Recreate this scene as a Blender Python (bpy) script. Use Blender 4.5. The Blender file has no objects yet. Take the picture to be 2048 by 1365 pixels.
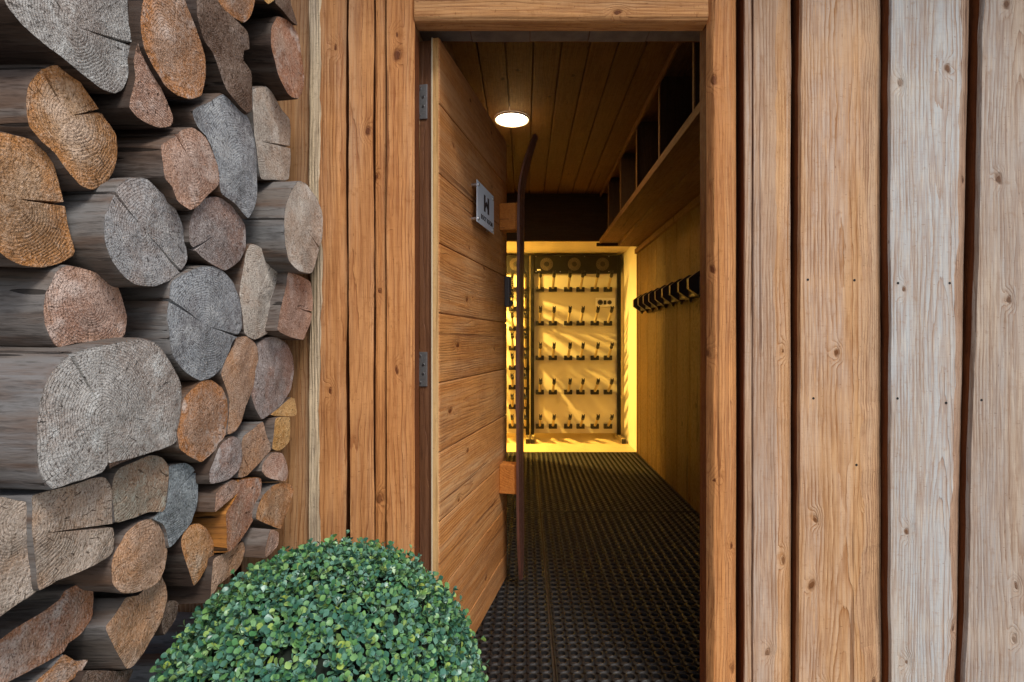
import bpy, math, random
from mathutils import Vector, Matrix, noise
random.seed(7)
R = math.radians
sc = bpy.context.scene
col = sc.collection

# ---------------------------------------------------------------- camera
cd = bpy.data.cameras.new('camera'); cam = bpy.data.objects.new('camera', cd); col.objects.link(cam)
CZ = 1.09; FP = 1050.0
cam.location = (0, 0, CZ); cam.rotation_euler = (R(90), 0, 0)
cd.sensor_width = 36; cd.lens = 36*FP/2048
cd.shift_x = -26/2048; cd.shift_y = 2.5/2048
cd.clip_end = 200; cd.clip_start = 0.02
sc.camera = cam
# ---------------------------------------------------------------- world, sun, exposure
SUN_EL, SUN_AZ = R(50), R(150)      # soft light from behind the camera, slightly from the right
w = bpy.data.worlds.new('World'); sc.world = w; w.use_nodes = True
nt = w.node_tree; bg = nt.nodes['Background']
sky = nt.nodes.new('ShaderNodeTexSky'); sky.sky_type = 'NISHITA'; sky.sun_disc = False
sky.sun_elevation = SUN_EL; sky.sun_rotation = SUN_AZ; sky.air_density = 1.0; sky.dust_density = 2.5; sky.ozone_density = 0.6
nt.links.new(sky.outputs[0], bg.inputs[0]); bg.inputs[1].default_value = 0.12
sl = bpy.data.lights.new('sun', 'SUN'); sl.energy = 1.9; sl.angle = R(18); sl.color = (1, .96, .91)
so = bpy.data.objects.new('sun', sl); col.objects.link(so)
sd = Vector((math.sin(SUN_AZ)*math.cos(SUN_EL), math.cos(SUN_AZ)*math.cos(SUN_EL), math.sin(SUN_EL)))
so.rotation_euler = sd.to_track_quat('Z', 'Y').to_euler(); so.location = (2, -4, 6)
sc.view_settings.view_transform = 'Standard'; sc.view_settings.look = 'None'
sc.view_settings.exposure = 0.48; sc.view_settings.gamma = 1
sc.render.engine = 'CYCLES'
try: sc.cycles.use_denoising = True
except Exception: pass
sc.cycles.max_bounces = 8; sc.cycles.diffuse_bounces = 5; sc.cycles.sample_clamp_indirect = 4

# ---------------------------------------------------------------- node helper
class G:
    def __init__(s, name):
        s.m = bpy.data.materials.new(name); s.m.use_nodes = True
        s.t = s.m.node_tree; s.b = s.t.nodes['Principled BSDF']
    def N(s, ty, **kw):
        n = s.t.nodes.new(ty)
        for k, v in kw.items(): setattr(n, k, v)
        return n
    def put(s, sock, v):
        if isinstance(v, bpy.types.NodeSocket): s.t.links.new(v, sock)
        elif isinstance(v, tuple) and len(v) == 3 and sock.type == 'RGBA': sock.default_value = (*v, 1)
        else: sock.default_value = v
    def M(s, op, a, b=0.0, c=0.0, clamp=False):
        n = s.N('ShaderNodeMath', operation=op, use_clamp=clamp)
        s.put(n.inputs[0], a); s.put(n.inputs[1], b); s.put(n.inputs[2], c); return n.outputs[0]
    def V(s, op, a, b=(0, 0, 0)):
        n = s.N('ShaderNodeVectorMath', operation=op); s.put(n.inputs[0], a); s.put(n.inputs[1], b)
        return n.outputs['Value'] if op in ('LENGTH', 'DISTANCE', 'DOT_PRODUCT') else n.outputs[0]
    def xyz(s, v):
        n = s.N('ShaderNodeSeparateXYZ'); s.put(n.inputs[0], v); return n.outputs
    def cmb(s, x, y, z):
        n = s.N('ShaderNodeCombineXYZ'); s.put(n.inputs[0], x); s.put(n.inputs[1], y); s.put(n.inputs[2], z); return n.outputs[0]
    def noise(s, v, scale, detail=4, rough=.55):
        n = s.N('ShaderNodeTexNoise'); s.put(n.inputs['Vector'], v); s.put(n.inputs['Scale'], scale)
        s.put(n.inputs['Detail'], detail); s.put(n.inputs['Roughness'], rough); return n.outputs['Fac']
    def mix(s, f, a, b, mode='MIX'):
        n = s.N('ShaderNodeMix', data_type='RGBA', blend_type=mode); s.put(n.inputs[0], f)
        s.put(n.inputs[6], a); s.put(n.inputs[7], b); return n.outputs[2]
    def step(s, v, a, b, lo=0.0, hi=1.0):
        n = s.N('ShaderNodeMapRange', interpolation_type='SMOOTHSTEP'); s.put(n.inputs[0], v)
        s.put(n.inputs[1], a); s.put(n.inputs[2], b); s.put(n.inputs[3], lo); s.put(n.inputs[4], hi); return n.outputs[0]
    def obj(s): return s.N('ShaderNodeTexCoord').outputs['Object']
    def rnd(s): return s.N('ShaderNodeObjectInfo').outputs['Random']
    def done(s, colr, rough=.7, bump=None, dist=.002, strength=1.0, metal=0.0, spec=.3):
        s.put(s.b.inputs['Base Color'], colr); s.put(s.b.inputs['Roughness'], rough)
        s.b.inputs['Metallic'].default_value = metal; s.b.inputs['Specular IOR Level'].default_value = spec
        if bump is not None:
            n = s.N('ShaderNodeBump'); s.put(n.inputs['Height'], bump); n.inputs['Distance'].default_value = dist
            n.inputs['Strength'].default_value = strength; s.put(s.b.inputs['Normal'], n.outputs[0])
        return s.m

def wood(name, light, dark, grey=(.38, .34, .31), ga=.2, axis='z', ring=.009, knots=.45, rough=.72, con=.7, bump=1.0, saw=.5, blot=.5, face='xz', plank=0.0, spec=.25):
    """sawn softwood: growth rings round a wandering pith, knots, fibres, saw marks; axis = grain direction"""
    g = G(name); p = g.obj(); x, y, z = g.xyz(p); rn = g.rnd()
    if axis == 'z': u, v, w_ = x, y, z
    elif axis == 'x': u, v, w_ = z, y, x
    else: u, v, w_ = x, z, y
    if face == 'yz' and axis == 'z': u, v = y, x
    off = g.M('MULTIPLY', rn, 91.0)
    if plank:                                   # one texture block per plank
        cell = g.M('FLOOR', g.M('DIVIDE', u, plank))
        wn = g.N('ShaderNodeTexWhiteNoise', noise_dimensions='1D'); g.put(wn.inputs['W'], g.M('ADD', cell, .37))
        pr = wn.outputs['Value']
        off = g.M('ADD', off, g.M('MULTIPLY', pr, 57.0))
        u0 = g.M('SUBTRACT', u, g.M('MULTIPLY', g.M('ADD', cell, .5), plank))
    else: pr = rn; u0 = u
    q = g.cmb(g.M('ADD', u, off), g.M('ADD', v, off), g.M('MULTIPLY', w_, 1.0))
    qs = g.cmb(g.M('ADD', u, off), g.M('ADD', v, off), g.M('MULTIPLY', w_, .16))
    nd = g.noise(qs, 9, 3)
    # knots
    kv = g.N('ShaderNodeTexVoronoi', voronoi_dimensions='2D'); kv.inputs['Scale'].default_value = 1.0
    kq = g.cmb(g.M('MULTIPLY', g.M('ADD', u, off), 6.5), g.M('MULTIPLY', g.M('ADD', w_, off), 4.0), 0.0)
    kq = g.V('ADD', kq, g.V('MULTIPLY', g.cmb(g.noise(q, 30, 2), g.noise(q, 33, 2), 0.0), (.10, .10, 0)))
    g.put(kv.inputs['Vector'], kq); kd = g.M('DIVIDE', kv.outputs['Distance'], 6.0)
    kc = g.xyz(kv.outputs['Color']); km = g.M('GREATER_THAN', kc[0], 1-knots)
    kz = g.M('MULTIPLY', g.M('ADD', kc[1], .30), .0072)
    near = g.M('MULTIPLY', g.step(kd, .032, .0), km)
    kin = g.M('MULTIPLY', g.step(kd, g.M('MULTIPLY', kz, 1.1), g.M('MULTIPLY', kz, .75)), km)
    rim = g.M('MULTIPLY', g.M('MULTIPLY', g.step(kd, g.M('MULTIPLY', kz, 1.7), kz), km), g.M('SUBTRACT', 1.0, kin))
    cx = g.M('MULTIPLY', g.M('SUBTRACT', pr, .5), .34)
    du = g.M('ADD', g.M('SUBTRACT', u0, cx), g.M('MULTIPLY', g.M('SUBTRACT', nd, .5), .035))
    w1 = g.N('ShaderNodeTexNoise', noise_dimensions='1D'); g.put(w1.inputs['W'], g.M('ADD', g.M('MULTIPLY', w_, .55), off)); g.put(w1.inputs['Scale'], 1.0); g.put(w1.inputs['Detail'], 2.0)
    dv = g.M('ADD', g.M('MULTIPLY', g.M('SUBTRACT', w1.outputs['Fac'], .12), .11), g.M('MULTIPLY', v, .6))
    r = g.M('SQRT', g.M('ADD', g.M('MULTIPLY', du, du), g.M('MULTIPLY', dv, dv)))
    ph = g.M('ADD', g.M('DIVIDE', r, ring), g.M('MULTIPLY', near, 2.6))
    ph = g.M('ADD', ph, g.M('MULTIPLY', g.noise(qs, 60, 3), .9))
    fr = g.M('FRACT', ph)
    rd = g.M('MULTIPLY', g.M('POWER', fr, 2.6), g.step(fr, 1.0, .93))
    rd = g.M('MULTIPLY', rd, g.step(g.noise(qs, 26, 3), .28, .62, .15, 1.2))
    band = g.noise(g.cmb(g.M('ADD', u, off), off, g.M('MULTIPLY', w_, .05)), 17, 3, .65)
    fib = g.noise(g.cmb(g.M('ADD', u, off), v, g.M('MULTIPLY', w_, .03)), 420, 2)
    fibm = g.noise(g.cmb(g.M('ADD', u, off), v, g.M('MULTIPLY', w_, .05)), 90, 3)
    sawn = g.noise(g.cmb(g.M('MULTIPLY', g.M('ADD', u, off), .06), v, w_), 260, 2)
    big = g.noise(g.cmb(g.M('ADD', u, off), v, g.M('MULTIPLY', w_, .35)), 7, 4, .6)
    mid = g.noise(q, 45, 4, .65)
    base = g.mix(g.step(big, .3, .7, 0, blot), light, tuple(a*.62+b*.38 for a, b in zip(light, dark)))
    base = g.mix(g.M('MULTIPLY', g.step(g.noise(qs, 5, 4, .65), .62-.45*ga, .80-.35*ga), min(1, ga*1.5+.1)), base, grey)
    base = g.mix(g.step(band, .42, .62, 0, min(.75, .25+ga*.6)), base, grey)
    base = g.mix(g.step(band, .50, .34, 0, .38), base, tuple(a*.55+b*.45 for a, b in zip(light, dark)))
    c = g.mix(g.M('MULTIPLY', rd, con, clamp=True), base, dark)
    c = g.mix(g.step(fibm, .42, .62, 0, .75), c, g.mix(.62, c, dark))
    c = g.mix(g.step(mid, .54, .74, 0, .42), c, dark)
    c = g.mix(g.step(fib, .48, .66, 0, .38), c, tuple(min(1, a*1.25) for a in light))
    c = g.mix(g.step(sawn, .5, .72, 0, .22*saw), c, dark)
    if plank: c = g.mix(g.M('MULTIPLY', pr, .60), c, g.mix(.6, c, dark))
    else: c = g.mix(g.M('MULTIPLY', rn, .12), c, dark)
    kcol = (dark[0]*.36, dark[1]*.28, dark[2]*.24)
    ringk = g.M('FRACT', g.M('MULTIPLY', kd, 420.0))
    c = g.mix(g.M('MULTIPLY', near, .35), c, tuple(a*.5+b*.5 for a, b in zip(light, dark)))
    c = g.mix(g.M('MULTIPLY', rim, .75), c, tuple(a*.7 for a in dark))
    c = g.mix(kin, c, g.mix(g.M('MULTIPLY', ringk, .6), kcol, tuple(a*.9 for a in dark)))
    ck = g.step(g.noise(g.cmb(g.M('ADD', u, off), off, g.M('MULTIPLY', w_, .012)), 34, 2, .4), .66, .675)
    ck = g.M('MULTIPLY', ck, g.step(g.noise(qs, 11, 2), .50, .56))
    c = g.mix(g.M('MULTIPLY', ck, .6), c, kcol)
    dash = g.step(g.noise(g.cmb(g.M('MULTIPLY', g.M('ADD', u, off), .35), v, w_), 210, 1), .70, .76)
    c = g.mix(g.M('MULTIPLY', dash, .55), c, tuple(a*.6 for a in dark))
    drift = g.noise(g.cmb(off, g.M('MULTIPLY', u, .4), w_), 2.4, 3, .6)
    c = g.mix(g.step(drift, .5, .7, 0, .30), c, tuple(min(1, a*1.18) for a in light)); c = g.mix(g.step(drift, .5, .32, 0, .32), c, tuple(a*.6+b*.4 for a, b in zip(dark, light)))
    # pitch flecks
    fl = g.noise(g.cmb(g.M('ADD', u, off), v, g.M('MULTIPLY', w_, .25)), 150, 1)
    c = g.mix(g.step(fl, .72, .80, 0, .55), c, kcol)
    h = g.M('SUBTRACT', g.M('MULTIPLY', fibm, .8), g.M('MULTIPLY', rd, .9))
    h = g.M('ADD', h, g.M('MULTIPLY', fib, .35)); h = g.M('ADD', h, g.M('MULTIPLY', sawn, .35*saw)); h = g.M('SUBTRACT', h, g.M('MULTIPLY', rim, .8))
    h = g.M('ADD', h, g.M('MULTIPLY', mid, .5)); h = g.M('SUBTRACT', h, g.M('MULTIPLY', ck, 1.0))
    return g.done(c, g.step(mid, .2, .8, rough-.1, min(1, rough+.12)), h, .0016*bump, .9, spec=spec)

def endgrain(name, cols, stain, pale, ring=.0046, con=.5, fuzz=.5, stainamt=.4, paleamt=.4, rim=None, k=1.22):
    """cross-cut face of a log: rings round the object's origin, fuzzy saw texture, stains and bleached patches"""
    up = lambda c: tuple(min(.8, a*k) for a in c)
    rim = up(rim) if rim else None; cols = [up(c) for c in cols]; pale = up(pale); con *= .8
    g = G(name); p = g.obj(); x, y, z = g.xyz(p); rn = g.rnd(); off = g.M('MULTIPLY', rn, 53.0)
    at = g.N('ShaderNodeAttribute'); at.attribute_name = 'rad'; rad = at.outputs['Fac']
    q = g.V('ADD', p, g.cmb(off, off, off))
    n1 = g.noise(q, 7, 3); n2 = g.noise(g.V('ADD', q, (9, 3, 5)), 7, 3)
    dy = g.M('ADD', y, g.M('MULTIPLY', g.M('SUBTRACT', n1, .5), .05)); dz = g.M('ADD', z, g.M('MULTIPLY', g.M('SUBTRACT', n2, .5), .05))
    r = g.M('SQRT', g.M('ADD', g.M('MULTIPLY', dy, dy), g.M('MULTIPLY', dz, dz)))
    ph = g.M('ADD', g.M('DIVIDE', r, ring), g.M('MULTIPLY', g.noise(q, 40, 2), .7)); fr = g.M('FRACT', ph)
    rd = g.M('MULTIPLY', g.M('POWER', fr, 2.0), g.step(fr, 1.0, .88))
    rd = g.M('MULTIPLY', rd, g.step(g.noise(q, 11, 3), .33, .58, .15, 1.25))
    ang = g.M('ARCTAN2', dz, dy)
    ray = g.noise(g.cmb(g.M('MULTIPLY', ang, 2.2), g.M('MULTIPLY', r, 3.0), off), 14, 4, .7)
    f1 = g.noise(q, 270, 2, .7); f2 = g.noise(q, 85, 4, .72); b1 = g.noise(q, 9, 5, .62); b2 = g.noise(g.V('ADD', q, (4, 8, 1)), 14, 5, .65)
    c = g.mix(g.step(b1, .40, .58), cols[0], cols[1])
    if rim: c = g.mix(g.M('MULTIPLY', g.step(g.M('ADD', rad, g.M('MULTIPLY', g.M('SUBTRACT', b1, .5), .9)), .62, .86), .85), c, rim)
    c = g.mix(g.M('MULTIPLY', rd, con), c, tuple(a*.38 for a in cols[0]))
    c = g.mix(g.step(ray, .45, .75, 0, .25), c, tuple(a*.55 for a in cols[1]))
    c = g.mix(g.M('MULTIPLY', g.step(b2, .52, .66), min(1, paleamt*1.5)), c, pale)
    sm = g.noise(g.V('ADD', q, (6, 1, 3)), 4.5, 3, .5)
    c = g.mix(g.step(sm, .48, .66, 0, .45), c, tuple(a*.55 for a in cols[1]))
    c = g.mix(g.M('MULTIPLY', g.step(g.noise(g.V('ADD', q, (1, 2, 7)), 12, 5, .7), .56, .72), stainamt), c, stain)
    c = g.mix(g.step(f2, .42, .66, 0, .5*fuzz), c, pale)
    c = g.mix(g.step(f1, .54, .68, 0, 1.0*fuzz), c, tuple(min(1, a*1.15) for a in pale))
    c = g.mix(g.step(f1, .47, .30, 0, .85), c, tuple(a*.30 for a in cols[0]))
    c = g.mix(g.step(f2, .43, .28, 0, .7), c, tuple(a*.40 for a in cols[0]))
    chk = g.step(g.noise(g.cmb(g.M('MULTIPLY', ang, 5.0), g.M('MULTIPLY', r, 9.0), off), 5.5, 2, .5), .665, .70)
    chk = g.M('MULTIPLY', chk, g.step(r, .008, .03))
    c = g.mix(g.M('MULTIPLY', chk, .75), c, tuple(a*.16 for a in cols[0]))
    edge = g.step(g.M('ADD', rad, g.M('MULTIPLY', g.M('SUBTRACT', f2, .5), .06)), .965, .992)
    c = g.mix(g.M('MULTIPLY', edge, .6), c, tuple(a*.30 for a in cols[0]))
    h = g.M('ADD', g.M('MULTIPLY', f2, .9), g.M('MULTIPLY', f1, .6)); h = g.M('SUBTRACT', h, g.M('MULTIPLY', rd, .35))
    h = g.M('SUBTRACT', h, g.M('MULTIPLY', chk, 1.2)); h = g.M('ADD', h, g.M('MULTIPLY', ray, .2)); h = g.M('ADD', h, g.M('MULTIPLY', b2, 1.2))
    return g.done(c, .85, h, .004, 1.0, spec=.15)

def logside(name, a, b, c3, bump=1.0):
    """weathered, barkless side of a log, streaked along its length (X)"""
    g = G(name); p = g.obj(); x, y, z = g.xyz(p); off = g.M('MULTIPLY', g.rnd(), 53.0)
    q = g.cmb(g.M('ADD', g.M('MULTIPLY', x, .12), off), y, z)
    s1 = g.noise(q, 40, 4, .6); s2 = g.noise(q, 170, 3, .6); s3 = g.noise(q, 9, 4, .6); s4 = g.noise(g.cmb(g.M('MULTIPLY', x, .5), g.M('ADD', y, off), z), 22, 4, .7)
    c = g.mix(g.step(s3, .35, .65), a, b); c = g.mix(g.step(s1, .45, .7, 0, .75), c, c3)
    c = g.mix(g.step(s2, .50, .68, 0, .6), c, tuple(v*.3 for v in a)); c = g.mix(g.step(s4, .55, .75, 0, .5), c, tuple(v*.45 for v in b))
    crk = g.step(g.noise(g.cmb(g.M('ADD', g.M('MULTIPLY', x, .07), off), y, z), 62, 1), .695, .72)
    c = g.mix(g.M('MULTIPLY', crk, .85), c, (.012, .009, .007))
    h = g.M('SUBTRACT', g.M('ADD', g.M('MULTIPLY', s1, 1.2), g.M('MULTIPLY', s2, .5)), g.M('MULTIPLY', crk, 1.6))
    h = g.M('ADD', h, g.M('MULTIPLY', s4, .6))
    return g.done(c, .8, h, .003*bump, .9, spec=.2)

def plain(name, c, rough=.5, metal=0.0, var=.15, scale=20, bump=.0, spec=.4, emit=None, es=1.0):
    g = G(name); p = g.obj(); n = g.noise(p, scale, 4, .6); f = g.noise(p, scale*9, 3, .6)
    cc = g.mix(g.step(n, .3, .7, 0, var), c, tuple(v*.45 for v in c)); cc = g.mix(g.step(f, .45, .8, 0, var*.8), cc, tuple(v*.6 for v in c))
    m = g.done(cc, g.step(n, .2, .8, max(.05, rough-.1), min(1, rough+.1)), g.M('ADD', n, g.M('MULTIPLY', f, .4)) if bump else None, bump or .001, .8, metal, spec)
    if emit:
        g.b.inputs['Emission Color'].default_value = (*emit, 1); g.b.inputs['Emission Strength'].default_value = es
    return m

# ---------------------------------------------------------------- mesh helpers
class MB:
    def __init__(s): s.v = []; s.f = []; s.mi = []; s.sm = []
    def add(s, v, f, mi=0, sm=False):
        o = len(s.v); s.v += [tuple(a) for a in v]; s.f += [[i+o for i in q] for q in f]; s.mi += [mi]*len(f); s.sm += [sm]*len(f)
    def box(s, x0, x1, y0, y1, z0, z1, b=0.0, mi=0):
        if b <= 0:
            v = [(x, y, z) for x in (x0, x1) for y in (y0, y1) for z in (z0, z1)]
            s.add(v, [(0, 1, 3, 2), (4, 6, 7, 5), (0, 4, 5, 1), (2, 3, 7, 6), (0, 2, 6, 4), (1, 5, 7, 3)], mi); return
        b = min(b, (x1-x0)*.45, (y1-y0)*.45, (z1-z0)*.45)
        import bmesh
        bm = bmesh.new(); r = bmesh.ops.create_cube(bm, size=1)
        for q in bm.verts: q.co = ((x0+x1)/2+q.co.x*(x1-x0), (y0+y1)/2+q.co.y*(y1-y0), (z0+z1)/2+q.co.z*(z1-z0))
        bmesh.ops.bevel(bm, geom=bm.edges[:], offset=b, segments=2, profile=.6, affect='EDGES')
        bm.verts.index_update(); s.add([q.co[:] for q in bm.verts], [[q.index for q in f.verts] for f in bm.faces], mi); bm.free()
    def prism(s, poly, a0, a1, axis='y', mi=0):
        """poly of 2-D points extruded along an axis"""
        n = len(poly)
        def P(p, a):
            return (p[0], a, p[1]) if axis == 'y' else ((a, p[0], p[1]) if axis == 'x' else (p[0], p[1], a))
        v = [P(p, a0) for p in poly]+[P(p, a1) for p in poly]
        s.add(v, [list(range(n)), list(range(2*n-1, n-1, -1))]+[(i, i+n, (i+1) % n+n, (i+1) % n) for i in range(n)], mi)
    def cyl(s, p0, p1, r0, r1=None, n=16, mi=0, caps=True, sm=True):
        r1 = r0 if r1 is None else r1; p0, p1 = Vector(p0), Vector(p1); d = (p1-p0).normalized()
        a = d.orthogonal().normalized(); b = d.cross(a)
        v = [p+(a*math.cos(t*2*math.pi/n)+b*math.sin(t*2*math.pi/n))*r for p, r in ((p0, r0), (p1, r1)) for t in range(n)]
        s.add(v, [(i, (i+1) % n, (i+1) % n+n, i+n) for i in range(n)], mi, sm)
        if caps: s.add(v[:n], [list(range(n-1, -1, -1))], mi); s.add(v[n:], [list(range(n))], mi)
    def build(s, name, mats, parent=None, origin=None, smooth=None):
        me = bpy.data.meshes.new(name)
        o0 = Vector(origin) if origin is not None else Vector((0, 0, 0))
        me.from_pydata([tuple(Vector(a)-o0) for a in s.v] if origin is not None else s.v, [], s.f)
        for m in (mats if isinstance(mats, (list, tuple)) else [mats]): me.materials.append(m)
        me.polygons.foreach_set('material_index', s.mi)
        me.polygons.foreach_set('use_smooth', s.sm if smooth is None else [smooth]*len(s.f)); me.update()
        import bmesh
        bm = bmesh.new(); bm.from_mesh(me); bmesh.ops.recalc_face_normals(bm, faces=bm.faces[:]); bm.to_mesh(me); bm.free()
        o = bpy.data.objects.new(name, me); col.objects.link(o); o.location = o0
        if parent is not None: o.parent = parent
        return o
def empty(name, loc=(0, 0, 0), rz=0.0):
    o = bpy.data.objects.new(name, None); col.objects.link(o); o.location = loc; o.rotation_euler = (0, 0, rz); o.empty_display_size = .05; return o
def tag(o, label, cat, group=None):
    o['label'] = label; o['category'] = cat
    if group: o['group'] = group
    return o
def struct(o): o['kind'] = 'structure'; return o
def copy_tree(o, parent=None):
    c = o.copy(); col.objects.link(c); c.parent = parent
    for ch in list(o.children): copy_tree(ch, c)
    return c
def nz(x, y=0.0, z=0.0): return noise.noise(Vector((x, y, z)))
def px(x, Y): return (x-1050)*Y/FP
def pz(y, Y): return CZ-(y-685)*Y/FP

# ---------------------------------------------------------------- materials
O_L, O_D = (.50, .235, .085), (.20, .062, .016)
m_cas = wood('casing_wood', (.56, .255, .085), (.22, .065, .014), (.50, .29, .15), .22, knots=.5, con=.75)
m_head = wood('header_wood', (.56, .28, .10), (.22, .07, .016), (.50, .31, .16), .25, axis='x', knots=.4, con=.7)
m_bl = wood('board_orange', (.54, .26, .095), (.21, .065, .017), (.48, .31, .19), .3, knots=.45, con=.85)
m_bm = wood('board_tan', (.52, .35, .22), (.26, .12, .05), (.46, .37, .30), .5, knots=.5, con=.9)
m_bo = wood('board_tan_orange', (.56, .335, .165), (.27, .11, .032), (.50, .39, .31), .5, knots=.55, con=1.0)
m_bev = wood('bevel_tan', (.53, .33, .18), (.22, .10, .045), (.46, .36, .27), .4, knots=.4, con=1.0, bump=1.6)
m_bevb = wood('bevel_brown', (.42, .27, .175), (.18, .09, .05), (.36, .29, .23), .4, knots=.3, con=1.0, bump=1.6)
m_bg = wood('board_grey', (.52, .46, .37), (.28, .155, .085), (.43, .45, .45), .85, knots=.45, con=.75, ring=.0085)
m_bg2 = wood('board_greybrown', (.48, .385, .29), (.23, .13, .075), (.38, .35, .32), .65, knots=.5, con=.85)
m_back = wood('board_stained', (.19, .055, .013), (.07, .018, .005), (.06, .03, .015), .1, knots=.3, con=.6)
m_low = wood('board_low_orange', (.44, .235, .10), (.19, .07, .02), (.38, .27, .18), .3, knots=.5, con=1.0)
m_wane = wood('wane_edge', (.78, .62, .40), (.22, .14, .09), (.55, .48, .40), .2, knots=.7, con=.4, bump=2)
m_door = wood('door_planks', (.62, .285, .085), (.26, .075, .014), (.62, .40, .21), .4, axis='x', plank=.21, knots=.35, con=.6, ring=.008, rough=.55, blot=.7, spec=.4)
m_doored = wood('door_edge_wood', (.62, .38, .15), (.36, .17, .05), (.55, .40, .22), .2, axis='z', knots=.1, con=.4)
m_core = wood('door_core_wood', (.17, .075, .034), (.07, .024, .01), (.16, .09, .06), .2, knots=.1, con=.4, rough=.5)
m_ceil = wood('ceiling_wood', (.16, .082, .030), (.045, .018, .007), (.12, .08, .04), .15, axis='y', plank=.1385, knots=.4, con=.6, spec=.3)
m_pan = wood('panelling_wood', (.15, .082, .022), (.035, .016, .005), (.12, .08, .035), .2, axis='z', face='yz', plank=.30, knots=.25, con=.7, rough=.6)
m_shelf = wood('shelf_wood', (.19, .10, .04), (.07, .028, .01), (.14, .09, .05), .1, axis='y', knots=.2, con=.5)
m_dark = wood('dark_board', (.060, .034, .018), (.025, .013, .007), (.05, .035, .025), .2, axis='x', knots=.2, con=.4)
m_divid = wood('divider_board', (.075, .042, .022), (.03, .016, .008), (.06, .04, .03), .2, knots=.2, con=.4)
m_lwood = wood('light_ceiling_wood', (.72, .63, .46), (.50, .40, .26), (.7, .6, .5), .2, axis='x', knots=.2, con=.4)
m_block = wood('orange_block_wood', (.55, .20, .035), (.35, .10, .015), (.5, .2, .05), .1, axis='x', knots=.0, con=.3)
m_ski = wood('old_ski_wood', (.15, .055, .032), (.045, .018, .014), (.12, .06, .05), .4, axis='z', knots=.0, con=.5, rough=.45, spec=.5)
m_fl = wood('floor_wood', (.66, .52, .30), (.48, .34, .17), (.6, .5, .3), .1, axis='x', knots=.2, con=.4, rough=.4)
m_lint = plain('grey_lintel', (.17, .14, .12), .8, var=.5)
m_cream = plain('cream_panel', (.62, .56, .42), .55, var=.05, scale=6)
m_white = plain('white_paint_wall', (.78, .73, .60), .7, var=.06, scale=5)
m_blk = plain('black_plastic', (.018, .016, .016), .45, var=.3)
m_blkm = plain('black_metal', (.010, .009, .009), .55, var=.3, spec=.25)
m_hook = plain('dark_brown_plastic', (.020, .011, .007), .4, var=.3, spec=.5)
m_hedge = plain('plate_edge_highlight', (.32, .22, .13), .5, var=.3)  # paler colour that paints a highlight on the hook plate edges
m_tube = plain('beige_tube', (.42, .34, .20), .5, var=.1)
m_steel = plain('brushed_steel', (.50, .50, .51), .32, metal=1.0, var=.2, scale=60)
m_zinc = plain('zinc_hinge', (.36, .36, .36), .42, metal=.85, var=.5, scale=70)
m_alu = plain('sign_aluminium', (.66, .74, .84), .42, metal=.2, var=.08, scale=15, spec=.6)
m_ink = plain('sign_ink', (.018, .008, .010), .6, var=.1)
m_rub = plain('black_rubber', (.013, .012, .012), .5, var=.6, scale=30, spec=.4)
m_sub = plain('dirty_subfloor', (.06, .035, .02), .8, var=.7, scale=25)
m_pave = plain('paving', (.30, .28, .26), .85, var=.3, scale=6, bump=.002)
m_wht = plain('white_plastic', (.75, .72, .66), .4, var=.05)
m_grey = plain('grey_plastic', (.085, .075, .075), .45, var=.2)
m_fan = plain('fan_grille', (.13, .10, .07), .45, var=.2, metal=.3)
m_pot = plain('dark_pot', (.03, .03, .03), .6, var=.3)
m_twig = plain('green_twig', (.05, .08, .03), .7, var=.3)
m_core_ball = plain('ball_core', (.006, .012, .006), .9, var=.3)

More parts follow.
